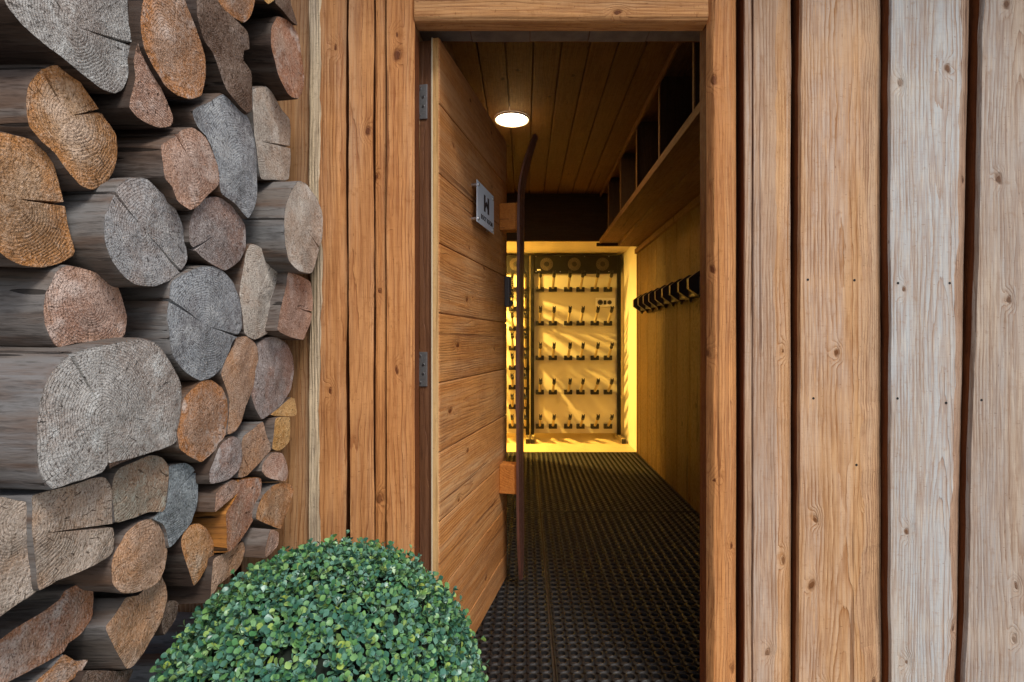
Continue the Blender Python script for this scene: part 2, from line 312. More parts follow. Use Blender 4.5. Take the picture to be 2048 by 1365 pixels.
# firewood: (face, side, offset of the sawn end, outline, pith, crack ends, label)
LOGS = [
 ('ash', 'dark', 0.636, [(6.8, 0.0), (34.2, 41.1), (78.7, 82.1), (136.9, 126.6), (177.9, 160.8), (205.3, 181.3), (232.6, 188.9), (248.0, 177.9), (258.3, 150.5), (265.1, 102.6), (263.4, 61.6), (258.3, 20.5), (253.2, -13.7), (205.3, -51.3), (102.6, -68.4), (20.5, -41.1)], (143.7, 51.3), [(307.9, 102.6), (51.3, -102.6)], 'huge ash-grey firewood log end in the top left corner of the pile'),
 ('rust', 'dark', 0.613, [(284.0, 0.0), (280.5, 51.3), (287.4, 95.8), (307.9, 136.9), (328.4, 171.1), (352.4, 191.6), (379.8, 200.1), (403.7, 191.6), (412.3, 154.0), (410.6, 112.9), (400.3, 75.3), (386.6, 37.6), (372.9, 10.3), (362.7, -20.5), (325.0, -41.1), (290.8, -27.4)], (345.5, 102.6), [(355.8, -34.2)], 'tall oval rusty-orange log end right of the huge grey one at the top'),
 ('brown', 'dark', 0.604, [(393.4, 0.0), (393.4, 34.2), (407.1, 82.1), (424.2, 106.1), (441.3, 150.5), (455.0, 184.7), (479.0, 212.1), (496.1, 229.2), (506.3, 219.0), (506.3, 177.9), (502.9, 143.7), (489.2, 130.0), (489.2, 102.6), (501.2, 99.2), (496.1, 65.0), (472.1, 41.1), (441.3, 6.8), (431.1, -20.5), (400.3, -27.4)], (410.6, 13.7), [], 'jagged dark brown split log with a ragged notched edge near the top'),
 ('rust', 'dark', 0.605, [(434.5, 0.0), (448.2, 20.5), (468.7, 37.6), (489.2, 46.2), (502.9, 30.8), (509.8, 0.0), (506.3, -27.4), (461.9, -34.2), (434.5, -17.1)], (479.0, -3.4), [], 'orange-brown log end cut by the top of the view above the jagged one'),
 ('pinkrust', 'dark', 0.59, [(554.2, 32.5), (542.3, 54.7), (540.6, 89.0), (550.8, 126.6), (561.1, 160.8), (578.2, 191.6), (597.0, 199.1), (607.3, 177.9), (609.0, 143.7), (602.1, 102.6), (595.3, 68.4), (578.2, 41.1)], (574.8, 112.9), [(595.3, 219.0)], 'narrow reddish log end with a pale lower half beside the top of the wall boards'),
 ('brown', 'dark', 0.583, [(550.8, 6.8), (564.5, 20.5), (581.6, 41.1), (594.6, 51.3), (583.3, 10.3), (578.2, -20.5), (547.4, -20.5)], (567.9, 13.7), [], 'thin grey-brown splinter-shaped log at the very top next to the boards'),
 ('fresh', 'dark', 0.583, [(526.9, -20.5), (528.6, 1.7), (537.1, 8.9), (549.1, 0.0), (547.4, -20.5)], (538.8, -6.8), [], 'tiny yellowish log tip peeking in at the very top of the pile'),
 ('pink', 'dark', 0.623, [(273.7, 85.5), (284.0, 85.5), (297.6, 116.3), (318.2, 164.2), (338.7, 212.1), (347.3, 236.1), (342.1, 253.2), (318.2, 256.6), (294.2, 248.0), (270.3, 232.6), (258.3, 215.5), (263.4, 184.7), (270.3, 154.0), (266.9, 119.7)], (376.3, -68.4), [], 'pale triangular split log wedged under the huge grey one'),
 ('orange', 'brownside', 0.655, [(56.5, 167.6), (78.7, 140.3), (106.1, 129.3), (133.4, 131.7), (150.5, 150.5), (171.1, 181.3), (195.0, 212.1), (212.1, 239.5), (232.6, 270.3), (235.4, 307.9), (229.2, 342.1), (212.1, 369.5), (184.7, 382.5), (160.8, 372.9), (133.4, 342.1), (109.5, 307.9), (82.1, 284.0), (58.2, 253.2), (51.3, 212.1), (51.3, 184.7)], (136.9, 232.6), [(212.1, 219.0), (85.5, 136.9)], 'large orange kidney-shaped log end with a crack at its right edge'),
 ('orange', 'brownside', 0.666, [(-20.5, 270.3), (0.0, 262.8), (34.2, 270.3), (68.4, 280.5), (92.4, 301.1), (109.5, 328.4), (119.7, 369.5), (128.3, 403.7), (136.9, 444.8), (150.5, 504.6), (147.1, 513.2), (119.7, 528.6), (85.5, 537.1), (41.1, 532.0), (10.3, 516.6), (-20.5, 489.2), (-54.7, 444.8), (-58.2, 342.1)], (20.5, 396.9), [(128.3, 407.1)], 'big orange log end cut by the left edge of the view, dark crack at right'),
 ('pink', 'brownside', 0.611, [(321.6, 290.8), (349.0, 273.7), (362.7, 260.0), (386.6, 254.9), (410.6, 273.7), (424.2, 301.1), (437.9, 335.3), (437.9, 369.5), (410.6, 396.9), (396.9, 414.0), (379.8, 421.5), (355.8, 403.7), (345.5, 376.3), (328.4, 355.8), (323.3, 321.6)], (383.2, 328.4), [(352.4, 260.0)], 'pink log end with a crack at its upper left, right of the kidney-shaped log'),
 ('blue', 'brownside', 0.612, [(383.2, 219.0), (417.4, 201.9), (444.8, 186.5), (468.7, 205.3), (492.7, 229.2), (506.3, 266.9), (513.2, 307.9), (514.9, 359.2), (513.2, 403.7), (496.1, 437.9), (472.1, 410.6), (441.3, 386.6), (434.5, 342.1), (424.2, 297.6), (410.6, 270.3), (393.4, 253.2)], (485.8, 342.1), [], 'tall bluish-grey split log with white streaks left of the wall boards'),
 ('pale', 'grey', 0.626, [(506.3, 177.9), (533.7, 172.8), (547.4, 188.2), (564.5, 219.0), (579.9, 239.5), (581.6, 290.8), (578.2, 359.2), (547.4, 360.9), (523.5, 359.2), (516.6, 328.4), (509.8, 273.7), (506.3, 222.4)], (513.2, 280.5), [(561.1, 290.8)], 'upright pale log with a short dark crack touching the wall boards'),
 ('pale', 'grey', 0.567, [(595.3, 362.7), (581.6, 383.2), (571.4, 410.6), (567.9, 444.8), (571.4, 496.1), (578.2, 523.5), (598.7, 544.0), (622.7, 547.4), (634.6, 513.2), (644.9, 472.1), (646.6, 427.7), (632.9, 393.4), (612.4, 366.1)], (609.0, 455.0), [(636.4, 492.7)], 'round grey log sticking out farthest over the wall boards'),
 ('grey', 'grey', 0.628, [(205.3, 437.9), (219.0, 403.7), (236.1, 369.5), (260.0, 355.8), (294.2, 357.5), (318.2, 379.8), (345.5, 407.1), (362.7, 441.3), (372.9, 479.0), (376.3, 520.0), (362.7, 544.0), (342.1, 561.1), (307.9, 574.8), (273.7, 571.4), (246.3, 554.2), (222.4, 523.5), (208.7, 485.8)], (284.0, 455.0), [(362.7, 544.0), (219.0, 369.5)], 'large round blue-grey log end below the kidney-shaped orange one'),
 ('greypink', 'brownside', 0.621, [(379.8, 441.3), (390.0, 417.4), (407.1, 396.9), (434.5, 393.4), (461.9, 403.7), (479.0, 431.1), (491.0, 451.6), (492.7, 496.1), (479.0, 523.5), (451.6, 542.3), (424.2, 530.3), (400.3, 513.2), (381.5, 489.2), (378.0, 465.3)], (432.8, 468.7), [(383.2, 499.5)], 'small round grey-brown log end with clear rings in the middle of the pile'),
 ('pink', 'grey', 0.662, [(102.6, 562.9), (112.9, 542.4), (133.4, 530.4), (164.2, 535.5), (191.6, 544.1), (219.0, 549.2), (236.1, 569.7), (246.3, 597.1), (254.9, 634.7), (251.5, 669.0), (236.1, 686.1), (205.3, 686.1), (177.9, 686.1), (150.5, 687.8), (116.3, 695.6), (99.2, 675.8), (89.0, 648.4), (86.2, 614.2), (89.0, 586.8)], (176.2, 619.4), [(179.6, 686.1)], 'pink round log end with fine rings and a vertical crack at the bottom'),
 ('blue', 'grey', 0.624, [(342.1, 562.9), (369.5, 545.8), (400.3, 532.1), (427.7, 532.1), (448.2, 542.4), (468.7, 566.3), (479.0, 597.1), (484.1, 627.9), (484.1, 655.3), (475.6, 672.4), (465.3, 686.1), (458.4, 710.0), (441.3, 740.8), (420.8, 757.9), (400.3, 763.0), (376.3, 751.1), (355.8, 730.5), (342.1, 706.6), (337.0, 669.0), (333.6, 621.1), (338.7, 593.7)], (414.0, 651.9), [(482.4, 672.4), (328.4, 593.7)], 'large double-lobed blue-grey log end with a dark crack on its right'),
 ('pale', 'brownside', 0.623, [(492.7, 501.3), (499.5, 487.6), (513.2, 489.3), (547.4, 511.6), (574.8, 535.5), (571.4, 569.7), (561.1, 610.8), (550.8, 648.4), (533.7, 669.0), (509.8, 680.9), (489.2, 669.0), (484.1, 627.9), (479.0, 586.8), (485.8, 539.0)], (513.2, 593.7), [(547.4, 518.4)], 'pale smooth wedge-topped log below the farthest protruding grey log'),
 ('pink', 'brownside', 0.595, [(576.5, 544.1), (595.3, 549.2), (621.0, 562.9), (626.1, 593.7), (622.7, 641.6), (612.4, 669.0), (607.3, 680.9), (581.6, 675.8), (554.2, 662.1), (557.7, 641.6), (564.5, 600.5), (573.1, 566.3)], (533.7, 614.2), [(615.8, 624.5)], 'small pink split log against the boards beside the pale wedge-topped log'),
 ('ash', 'grey', 0.622, [(119.7, 723.7), (147.1, 703.2), (191.6, 691.2), (239.5, 682.6), (280.5, 675.8), (307.9, 682.6), (328.4, 703.2), (349.0, 734.0), (362.7, 764.8), (365.4, 809.2), (362.7, 853.7), (352.4, 884.5), (328.4, 898.2), (273.7, 915.3), (219.0, 929.0), (205.3, 946.1), (171.1, 959.8), (136.9, 970.0), (102.6, 980.3), (82.1, 956.3), (71.8, 908.4), (70.1, 860.5), (77.0, 819.5), (85.5, 775.0), (99.2, 744.2)], (212.1, 836.6), [(154.0, 723.7), (219.0, 935.8)], 'biggest round light grey log end in the left middle of the pile'),
 ('rust', 'brownside', 0.626, [(367.8, 795.5), (383.2, 778.4), (403.7, 761.3), (424.2, 759.6), (444.8, 775.0), (455.0, 799.0), (456.7, 833.2), (455.0, 864.0), (441.3, 887.9), (424.2, 908.4), (403.7, 925.6), (379.8, 915.3), (359.2, 898.2), (354.1, 867.4), (360.9, 833.2)], (400.3, 843.4), [], 'rusty orange log end with dark stains right of the biggest grey log'),
 ('pinkorange', 'brownside', 0.625, [(472.1, 675.8), (492.7, 672.4), (509.8, 686.1), (520.0, 713.4), (513.2, 740.8), (506.3, 775.0), (492.7, 812.7), (482.4, 846.9), (472.1, 864.0), (455.0, 870.8), (458.4, 833.2), (456.7, 799.0), (448.2, 768.2), (441.3, 747.6), (451.6, 716.9), (468.7, 689.5)], (479.0, 723.7), [], 'narrow pinkish-beige log tapering downward right of the stained rusty one'),
 ('greypink', 'brownside', 0.629, [(513.2, 689.5), (533.7, 674.1), (554.2, 674.1), (574.8, 689.5), (586.7, 713.4), (588.5, 744.2), (581.6, 778.4), (564.5, 809.2), (544.0, 826.3), (523.5, 840.7), (509.8, 819.5), (501.2, 788.7), (506.3, 754.5), (516.6, 720.3)], (547.4, 740.8), [(556.0, 819.5)], 'mottled grey-white log end above the little orange wedges by the boards'),
 ('fresh', 'brownside', 0.627, [(540.6, 830.4), (561.1, 813.3), (581.6, 794.9), (589.1, 797.3), (591.9, 830.4), (567.9, 833.2)], (479.0, 894.8), [], 'little fresh orange wedge of wood under the mottled grey-white log'),
 ('pinkorange', 'grey', 0.622, [(485.8, 874.2), (506.3, 857.1), (526.9, 843.4), (533.7, 870.8), (544.0, 898.2), (520.0, 925.6), (492.7, 952.9), (475.6, 956.3), (479.0, 932.4), (482.4, 905.0)], (444.8, 860.5), [], 'beige split log with a pointed top left of the bright orange block'),
 ('fresh', 'brownside', 0.614, [(551.5, 836.6), (579.9, 834.9), (579.9, 864.0), (578.2, 884.5), (561.1, 901.6), (544.7, 898.9), (547.4, 867.4)], (513.2, 929.0), [], 'bright orange rectangular wood block touching the lower wall boards'),
 ('greypink', 'dark', 0.62, [(444.8, 884.5), (465.3, 872.5), (480.7, 881.1), (485.1, 911.9), (477.3, 939.2), (458.4, 959.8), (420.8, 968.3), (419.1, 942.7), (427.7, 922.1), (434.5, 901.6)], (455.0, 922.1), [], 'small greyish log with a white blotch below the stained rusty log'),
 ('pink', 'grey', 0.615, [(547.4, 904.9), (564.5, 906.6), (574.8, 928.8), (576.5, 949.4), (571.4, 963.1), (547.4, 959.6), (533.7, 954.5), (523.5, 942.5), (526.9, 925.4), (537.1, 911.7)], (547.4, 1000.7), [], 'small pinkish-white log above the orange one beside the lower boards'),
 ('orange', 'grey', 0.619, [(561.1, 964.8), (581.6, 968.2), (588.5, 980.2), (581.6, 1004.1), (571.4, 1034.9), (561.1, 1058.8), (540.6, 1052.0), (513.2, 1038.3), (516.6, 1010.9), (526.9, 990.4), (544.0, 973.3)], (496.1, 949.4), [], 'orange fan-shaped log end beside the wall boards near the boxwood ball'),
 ('pink', 'brownside', 0.621, [(432.8, 987.0), (444.8, 973.3), (465.3, 959.6), (479.0, 966.5), (475.6, 987.0), (455.0, 1004.1), (429.4, 1024.6), (431.1, 1000.7)], (410.6, 932.3), [], 'small square-edged log showing its brown side above the orange-sided split log'),
 ('pinkrust', 'orangeside', 0.622, [(479.0, 960.3), (521.7, 956.2), (520.0, 997.3), (509.8, 1034.9), (492.7, 1065.7), (472.1, 1093.1), (455.0, 1105.0), (453.3, 1069.1), (451.6, 1028.1), (461.9, 1010.9), (475.6, 983.6)], (393.4, 966.5), [], 'split log with a saturated orange-brown side above the ball'),
 ('pink', 'brownside', 0.587, [(540.6, 1058.8), (557.7, 1065.7), (556.0, 1089.6), (544.0, 1106.7), (530.3, 1117.0), (533.7, 1082.8)], (513.2, 1137.5), [], 'thin log with striped brown side just above the ball'),
 ('pinkorange', 'dark', 0.636, [(427.7, 1117.0), (455.0, 1103.3), (485.8, 1082.8), (489.2, 1103.3), (479.0, 1134.1), (448.2, 1161.5), (424.2, 1178.6), (419.1, 1206.0), (424.2, 1144.4)], (393.4, 1206.0), [], 'pinkish split log disappearing behind the top left of the boxwood ball'),
 ('bluegrey', 'grey', 0.649, [(338.7, 932.3), (369.5, 925.4), (390.0, 939.1), (396.9, 969.9), (395.2, 1010.9), (383.2, 1045.2), (362.7, 1072.5), (338.7, 1096.5), (333.6, 1069.1), (325.0, 1048.6), (304.5, 1038.3), (328.4, 1021.2), (335.3, 983.6), (338.7, 956.2)], (345.5, 990.4), [(400.3, 939.1)], 'bluish log end with dark centre right of the lichen-stained block'),
 ('lichen', 'grey', 0.649, [(239.5, 935.7), (301.1, 910.0), (325.0, 915.2), (337.0, 932.3), (337.0, 966.5), (331.9, 1014.4), (325.0, 1024.6), (301.1, 1024.6), (273.7, 1034.9), (246.3, 1043.4), (229.2, 1045.2), (225.8, 1010.9), (222.4, 980.2), (225.8, 956.2)], (171.1, 898.0), [], 'squarish beige block with greenish lichen under the biggest grey log'),
 ('pink', 'grey', 0.663, [(219.0, 894.6), (239.5, 886.1), (273.7, 880.9), (307.9, 894.6), (297.6, 906.6), (260.0, 919.3), (236.1, 937.4), (219.0, 939.8)], (205.3, 829.6), [], 'thin pale sliver of wood squeezed between the biggest log and the lichen block'),
 ('beige', 'grey', 0.649, [(68.4, 990.4), (136.9, 971.6), (191.6, 954.5), (212.1, 954.5), (224.1, 976.7), (227.5, 1034.9), (228.5, 1103.3), (191.6, 1130.7), (147.1, 1151.2), (112.9, 1164.9), (78.7, 1182.0), (70.1, 1120.4), (65.0, 1062.3), (66.7, 1017.8)], (68.4, 1069.1), [(147.1, 1058.8)], 'broad beige split log with a dark grey stain, bottom left of the pile'),
 ('beige', 'grey', 0.656, [(-41.1, 1010.9), (0.0, 993.8), (34.2, 1000.7), (58.2, 1007.5), (63.3, 1069.1), (67.7, 1137.5), (74.6, 1183.7), (34.2, 1212.8), (0.0, 1236.8), (-41.1, 1253.9)], (41.1, 1034.9), [], 'beige weathered log at the left edge beside the broad stained one'),
 ('pinkorange', 'brownside', 0.653, [(239.5, 1089.6), (253.2, 1062.3), (277.1, 1043.4), (301.1, 1037.6), (318.2, 1048.6), (331.9, 1076.0), (335.3, 1103.3), (330.2, 1137.5), (318.2, 1164.9), (297.6, 1178.6), (270.3, 1187.1), (242.9, 1187.1), (225.8, 1168.3), (221.7, 1137.5), (227.5, 1110.2)], (284.0, 1103.3), [], 'smooth orange-pink oval log end left of the dark-sided small oval one'),
 ('orange', 'dark', 0.649, [(366.1, 1069.1), (379.8, 1050.3), (396.9, 1046.9), (414.0, 1058.8), (425.9, 1082.8), (427.7, 1113.6), (414.0, 1134.1), (400.3, 1158.1), (386.6, 1173.5), (379.8, 1151.2), (369.5, 1120.4), (362.7, 1093.1)], (396.9, 1082.8), [], 'small pointed orange oval log end with a dark side, above the boxwood ball'),
 ('pinkrust', 'grey', 0.711, [(-41.1, 1308.6), (0.0, 1277.8), (41.1, 1250.4), (85.5, 1223.1), (119.7, 1199.1), (130.0, 1182.0), (154.0, 1168.3), (184.7, 1156.4), (187.5, 1206.0), (184.7, 1236.8), (164.2, 1267.5), (136.9, 1288.1), (126.6, 1305.2), (85.5, 1329.1), (41.1, 1353.1), (0.0, 1373.6), (-41.1, 1394.1)], (68.4, 1342.8), [], 'long diagonal pinkish-brown split log in the bottom left corner'),
 ('pinkorange', 'grey', 0.679, [(284.0, 1188.9), (307.9, 1171.7), (321.6, 1149.5), (331.9, 1168.3), (334.6, 1199.1), (325.0, 1240.2), (307.9, 1274.4), (287.4, 1308.6), (266.9, 1332.5), (253.2, 1339.4), (236.1, 1308.6), (219.0, 1277.8), (212.1, 1253.9), (239.5, 1219.6), (253.2, 1195.7)], (222.4, 1240.2), [(191.6, 1226.5)], 'pinkish split log with a cracked grey side at the lower left of the ball'),
 ('rust', 'grey', 0.712, [(176.2, 1319.5), (160.8, 1346.2), (136.9, 1365.0), (102.6, 1383.9), (75.3, 1401.0), (41.1, 1404.4), (68.4, 1366.8), (99.2, 1339.4), (126.6, 1308.6), (154.0, 1322.3)], (102.6, 1411.2), [], 'brownish log end cut by the bottom of the view below the diagonal one'),
 ('brown', 'dark', 0.681, [(331.9, 1206.0), (345.5, 1200.8), (357.5, 1206.0), (352.4, 1236.8), (328.4, 1271.0), (321.6, 1243.6)], (307.9, 1206.0), [], 'dark brown log deep in shade beside the left of the boxwood ball'),
 ('brown', 'dark', 0.7, [(171.1, 1342.8), (239.5, 1342.8), (266.9, 1339.4), (239.5, 1383.9), (164.2, 1390.7)], (171.1, 1411.2), [], 'dark shaded log under the cracked one at the bottom of the view'),
]

# ================================================================ the place
MP = MB(); MP.add([(-30, -30, 0), (30, -30, 0), (30, 1.56, 0), (-30, 1.56, 0)], [(0, 1, 2, 3)]); struct(MP.build('ground', m_pave))
MP = MB(); MP.box(-1.75, 1.16, 1.56, 5.16, -.1, 0); struct(MP.build('subfloor', m_sub))
MP = MB(); MP.box(-1.75, 1.16, 5.16, 6.4, -.1, .012); struct(MP.build('floor', m_fl))

# ---- the facade
wall = empty('timber_wall', (0, 1.55, 0)); tag(wall, 'outside wall of rough vertical wooden boards with waney edges around the doorway', 'wall')
def part(mb, name, mats, parent, **k):
    o = mb.build(name, mats, None, **k); o.parent = parent
    o.location = o.location - parent.location if parent.rotation_euler.z == 0 else o.location
    return o
b = MB()
b.box(-3.2, -.365, 1.565, 1.70, 0, 2.95); b.box(.602, 3.2, 1.565, 1.70, 0, 2.95); b.box(-.365, .602, 1.565, 1.70, 2.0615, 2.95)
part(b, 'backing', m_back, wall, origin=(0, 1.6, 0))

def board(x0, x1, yf, th, mat, wl=.006, wr=.006, dl=.02, dr=.02, x0t=None, x1t=None, wob=.003, z0=.0, z1=2.9, seed=0, parent=wall, name='board', wane=None, label=None, screws=(), bev=None):
    """vertical board: flat face, bevelled or waney left (wl wide, dl deep) and right (wr, dr) edges that wander"""
    m = MB(); n = 120; xm = (x0+x1)/2; x0t = x0 if x0t is None else x0t; x1t = x1 if x1t is None else x1t
    rows = []
    for i in range(n+1):
        t = i/n; z = z0+(z1-z0)*t
        a = x0+(x0t-x0)*t+wob*nz(z*3.1, seed*3.3)*1.6+wob*.5*nz(z*14, seed*3.3); c = x1+(x1t-x1)*t+wob*nz(z*2.7, seed*5.7+9)*1.6+wob*.5*nz(z*13, seed*7.3)
        fl = a+wl*(1+.35*nz(z*5, seed+4)+.15*nz(z*22, seed)); fr = c-wr*(1+.35*nz(z*4.5, seed+14)+.15*nz(z*20, seed+2))
        pts = [(a, yf+th), (a, yf+dl)]
        for k in (.25, .6, .85): pts.append((a+(fl-a)*k, yf+dl*(1-k)**1.35+.0012*nz(z*30, k*9, seed)))
        pts.append((fl, yf))
        for k in (.25, .5, .75): pts.append((fl+(fr-fl)*k, yf+.0012*nz(z*4, k*7, seed)))
        pts.append((fr, yf))
        for k in (.15, .4, .75): pts.append((fr+(c-fr)*k, yf+dr*(k)**1.35+.0012*nz(z*30, k*9+5, seed)))
        pts += [(c, yf+dr), (c, yf+th)]
        rows.append([(p[0], p[1], z) for p in pts])
    K = len(rows[0]); v = [p for r_ in rows for p in r_]; f = []; mi = []
    for i in range(n):
        for j in range(K-1):
            f.append((i*K+j, i*K+j+1, (i+1)*K+j+1, (i+1)*K+j)); mi.append(3 if j in (0, K-2) else 4 if (bev and j >= 9) else 1 if (wane and ((wane == 'l' and j < 5) or (wane == 'r' and j >= 9))) else 0)
    o0 = len(m.v); m.v += v; m.f += [list(q) for q in f]; m.mi += mi; m.sm += [False]*len(f)
    m.add(rows[-1], [list(range(K))]); m.add(rows[0], [list(range(K-1, -1, -1))])
    for sx, sz in screws:
        m.cyl((sx, yf-.0006, sz), (sx, yf+.01, sz), .0036, n=10, mi=2, sm=False)
    mats = [mat, m_wane, m_blkm, m_back]+([bev] if bev else [])
    o = part(m, name, mats, parent, origin=(xm, yf, 1.2))
    if label: o['label'] = label
    return o
m = MB(); m.box(-3.2, 3.2, .85, 1.70, 2.96, 3.04, .004); part(m, 'added_shade_eave', m_back, wall, origin=(0, 1.3, 3))  # unseen overhang, added to shade the tops of the boards
# right side, from the door outwards
Y0 = 1.5
def X(p): return px(p, Y0)
def scr(pxs, pys): return [(X(a), pz(b_, Y0)) for a, b_ in zip(pxs, pys)]
board(X(1490), X(1505.5), 1.505, .05, m_bm, .002, .002, .004, .004, wob=.001, seed=1, name='trim_strip')
board(X(1506.5), X(1590.5), Y0, .05, m_bm, .002, .055, .004, .026, wob=.0015, seed=2, bev=m_bo, label='narrow tan board next to the door casing')
board(X(1594), X(1776), 1.498, .05, m_bo, .004, .077, .01, .032, x0t=X(1603), x1t=X(1774), wob=.003, seed=3, bev=m_bev, label='wide tan-orange board', screws=scr((1615, 1708, 1626, 1712), (560, 561, 797, 930)))
board(X(1777), X(1923), 1.496, .05, m_bg, .003, .044, .008, .028, x0t=X(1779), x1t=X(1964), wob=.003, seed=4, bev=m_bevb, label='bleached blue-grey board with a brown bevelled edge', screws=scr((1794, 1897, 1793, 1890), (567, 567, 797, 806)))
board(X(1921), X(2092), 1.492, .055, m_bg2, .004, .03, .012, .02, x0t=X(1979), x1t=X(2085), wob=.004, seed=5, label='greyish brown board at the far right, narrower at the top', screws=scr((1958,), (800,)))
xx = X(2112)
for k in range(5):
    wd = .20+.05*((k*37) % 3); board(xx, xx+wd, Y0-.004*(k % 2), .05, (m_bg2, m_bg, m_bm)[k % 3], .006, .03, wob=.004, seed=6+k); xx += wd+.028
# left side
board(X(750), X(771), 1.503, .05, m_cas, .010, .002, .004, .004, wob=.0012, seed=20, name='trim_strip')
board(X(696), X(746.5), Y0, .05, m_bl, .004, .007, .01, .008, wob=.003, seed=21, label='narrow orange board left of the door casing')
board(X(619), X(689), Y0-.002, .05, m_bl, .033, .016, .005, .02, x1t=X(687), wob=.004, seed=22, wane='l', label='orange board whose left edge keeps pale stained bark')
board(X(468), X(628), 1.528, .03, m_low, wob=.002, seed=23)
xx = X(468)-.02
for k in range(9):
    wd = .17+.04*((k*29) % 3); board(xx-wd, xx, Y0+.02*(k % 2), .03, (m_bl, m_low, m_bm)[k % 3], .008, .02, wob=.004, seed=30+k); xx -= wd+.025

# ---- door frame
fr = empty('door_frame', (0, 1.5, 0)); tag(fr, 'orange wooden door casing with rounded edges framing the open doorway', 'door frame')
def casing(x0, x1, nm, lw, rw, dl, dr, seed, lab=None):
    o = board(x0, x1, 1.488, .077, m_cas, lw, rw, dl, dr, wob=.001, seed=seed, parent=fr, name=nm)
    if lab: o['label'] = lab
casing(X(773), X(829.5), 'jamb', .004, .011, .012, .012, 40)
casing(X(1415), X(1478), 'jamb', .016, .030, .022, .035, 41)
h = MB(); prof = [(1.490, 2.05), (1.488, 2.020), (1.489, 2.014), (1.494, 2.006), (1.502, 2.0035), (1.54, 2.003), (1.54, 2.42), (1.488, 2.42)]
h.prism([(p[0], p[1]) for p in prof], X(830), X(1414), axis='x'); part(h, 'header', m_head, fr, origin=(.1, 1.5, 2.1))
h = MB()
for i in range(5):
    a = -.355+i*.186; h.box(a, a+.184, 1.6, 1.69, 2.058-.0015*(i % 2), 2.061, .001)
part(h, 'lintel', m_lint, fr, origin=(0, 1.6, 2.1))
h = MB(); h.box(-.372, -.328, 1.566, 1.70, 0, 2.057); part(h, 'lining', m_core, fr, origin=(0, 1.6, 1))

# ---- the door: local x along the leaf, local -y its outer face
A = math.atan2(.979, .204)
door = empty('boot_room_door', (-.257, 1.58, 0), A); tag(door, 'open door of wide horizontal orange planks swung into the corridor', 'door')
DL = .851
def dpart(mb, name, mat, parent=door, origin=None, smooth=None):
    o = mb.build(name, mat, None, origin=origin, smooth=smooth); o.parent = parent
    if parent is not door:
        q = parent
        while q is not None and q is not door: o.location = o.location - q.location; q = q.parent
    return o
m = MB(); zt = 2.009; joints = [1.808-.21*k for k in range(9)]+[.012]; z_hi = zt
for k, zl in enumerate(joints):
    if z_hi-zl < .02: break
    m.box(0, DL, .0, .021, zl+.0018, z_hi-.0018, .0035); z_hi = zl
m.box(.006, DL-.006, .006, .0215, .014, zt-.004)
dpart(m, 'plank_panel', m_door, origin=(DL/2, .0, 1.808))
m = MB(); m.box(-.0015, 0.006, .0035, .0215, .012, zt-.002, .001); dpart(m, 'edge_strip', m_doored, origin=(0, .01, 1))
m = MB(); m.box(-.0025, .003, .0217, .0250, .012, zt); dpart(m, 'seal', plain('pale_seal', (.70, .60, .42), .6, var=.1), origin=(0, .02, 1))
m = MB(); m.box(.004, DL-.002, .0252, .066, .014, zt-.004, .001); dpart(m, 'core', m_core, origin=(0, .04, 1))
for zc in (CZ+(685-202)*1.585/FP, CZ+(685-739)*1.585/FP):
    hz = .052; m = MB(); m.box(-.0005, .0045, .040, .072, zc-hz, zc+hz, .0008)
    hg = dpart(m, 'hinge', m_zinc, origin=(0, .055, zc))
    for dz, yy in ((.040, .063), (.014, .052), (-.014, .052), (-.040, .063)):
        m = MB(); m.cyl((-.0022, yy, zc+dz), (.001, yy, zc+dz), .0040, .0046, 12); m.box(-.0026, -.0018, yy-.0028, yy+.0028, zc+dz-.0005, zc+dz+.0005)
        dpart(m, 'screw', m_steel, hg, origin=(0, .055, zc))
m = MB(); zc = CZ; m.box(-.0003, .004, .028, .031, zc-.9, zc+.88); dpart(m, 'weather_strip', m_core, origin=(0, .03, zc))
# ski used as pull handle on two blocks
ski = MB(); n = 60; rows = []
for i in range(n+1):
    t = i/n; z = .058+t*(1.985-.058)
    if t > .86: s_ = (t-.86)/.14; bend = .066*s_**1.7; wd = .052*(1-.55*s_**3)
    else: bend = .0; wd = .046+.012*abs(t-.5)**1.0*1.2
    if t < .10: wd *= (.25+.75*(t/.10)**.7)
    bow = .006*math.sin(math.pi*min(1, t/.86))
    y = -.090-bend+bow*1.0; cxx = .745; th = .006 if t < .85 else .0045
    if .38 < t < .56: th = .0085
    rows.append([(cxx-wd, y-th, z), (cxx-wd*.25, y-th*1.1, z), (cxx, y-th*.75, z), (cxx+wd*.25, y-th*1.1, z), (cxx+wd, y-th, z), (cxx+wd, y+th, z), (cxx-wd, y+th, z)])
K = 7; v = [p for r_ in rows for p in r_]; f = [(i*K+j, i*K+(j+1) % K, (i+1)*K+(j+1) % K, (i+1)*K+j) for i in range(n) for j in range(K)]
ski.add(v, f); ski.add(rows[0], [list(range(K))]); ski.add(rows[-1], [list(range(K))])
hd = dpart(ski, 'handle', m_ski, origin=(.745, -.09, 1.0)); hd['label'] = 'old dark brown wooden ski mounted upright as the door pull'
for za, zb in ((pz(460, 2.27), pz(407, 2.27)), (pz(988, 2.27), pz(930, 2.27))):
    m = MB(); m.box(.708, .778, -.084, -.001, za, zb, .003); dpart(m, 'mounting_block', m_block, hd, origin=(.745, -.04, (za+zb)/2))
m = MB(); m.box(.800, .838, -.024, 0.0, 1.250, 1.388, .006)
for k in range(11): m.box(.802, .836, -.0325, -.023, 1.295+k*.0085, 1.2995+k*.0085)
m.box(.806, .832, -.032, -.023, 1.254, 1.280, .003); m.cyl((.819, -.036, 1.267), (.819, -.03, 1.267), .007)
dpart(m, 'lock', m_grey, origin=(.82, -.01, 1.32))

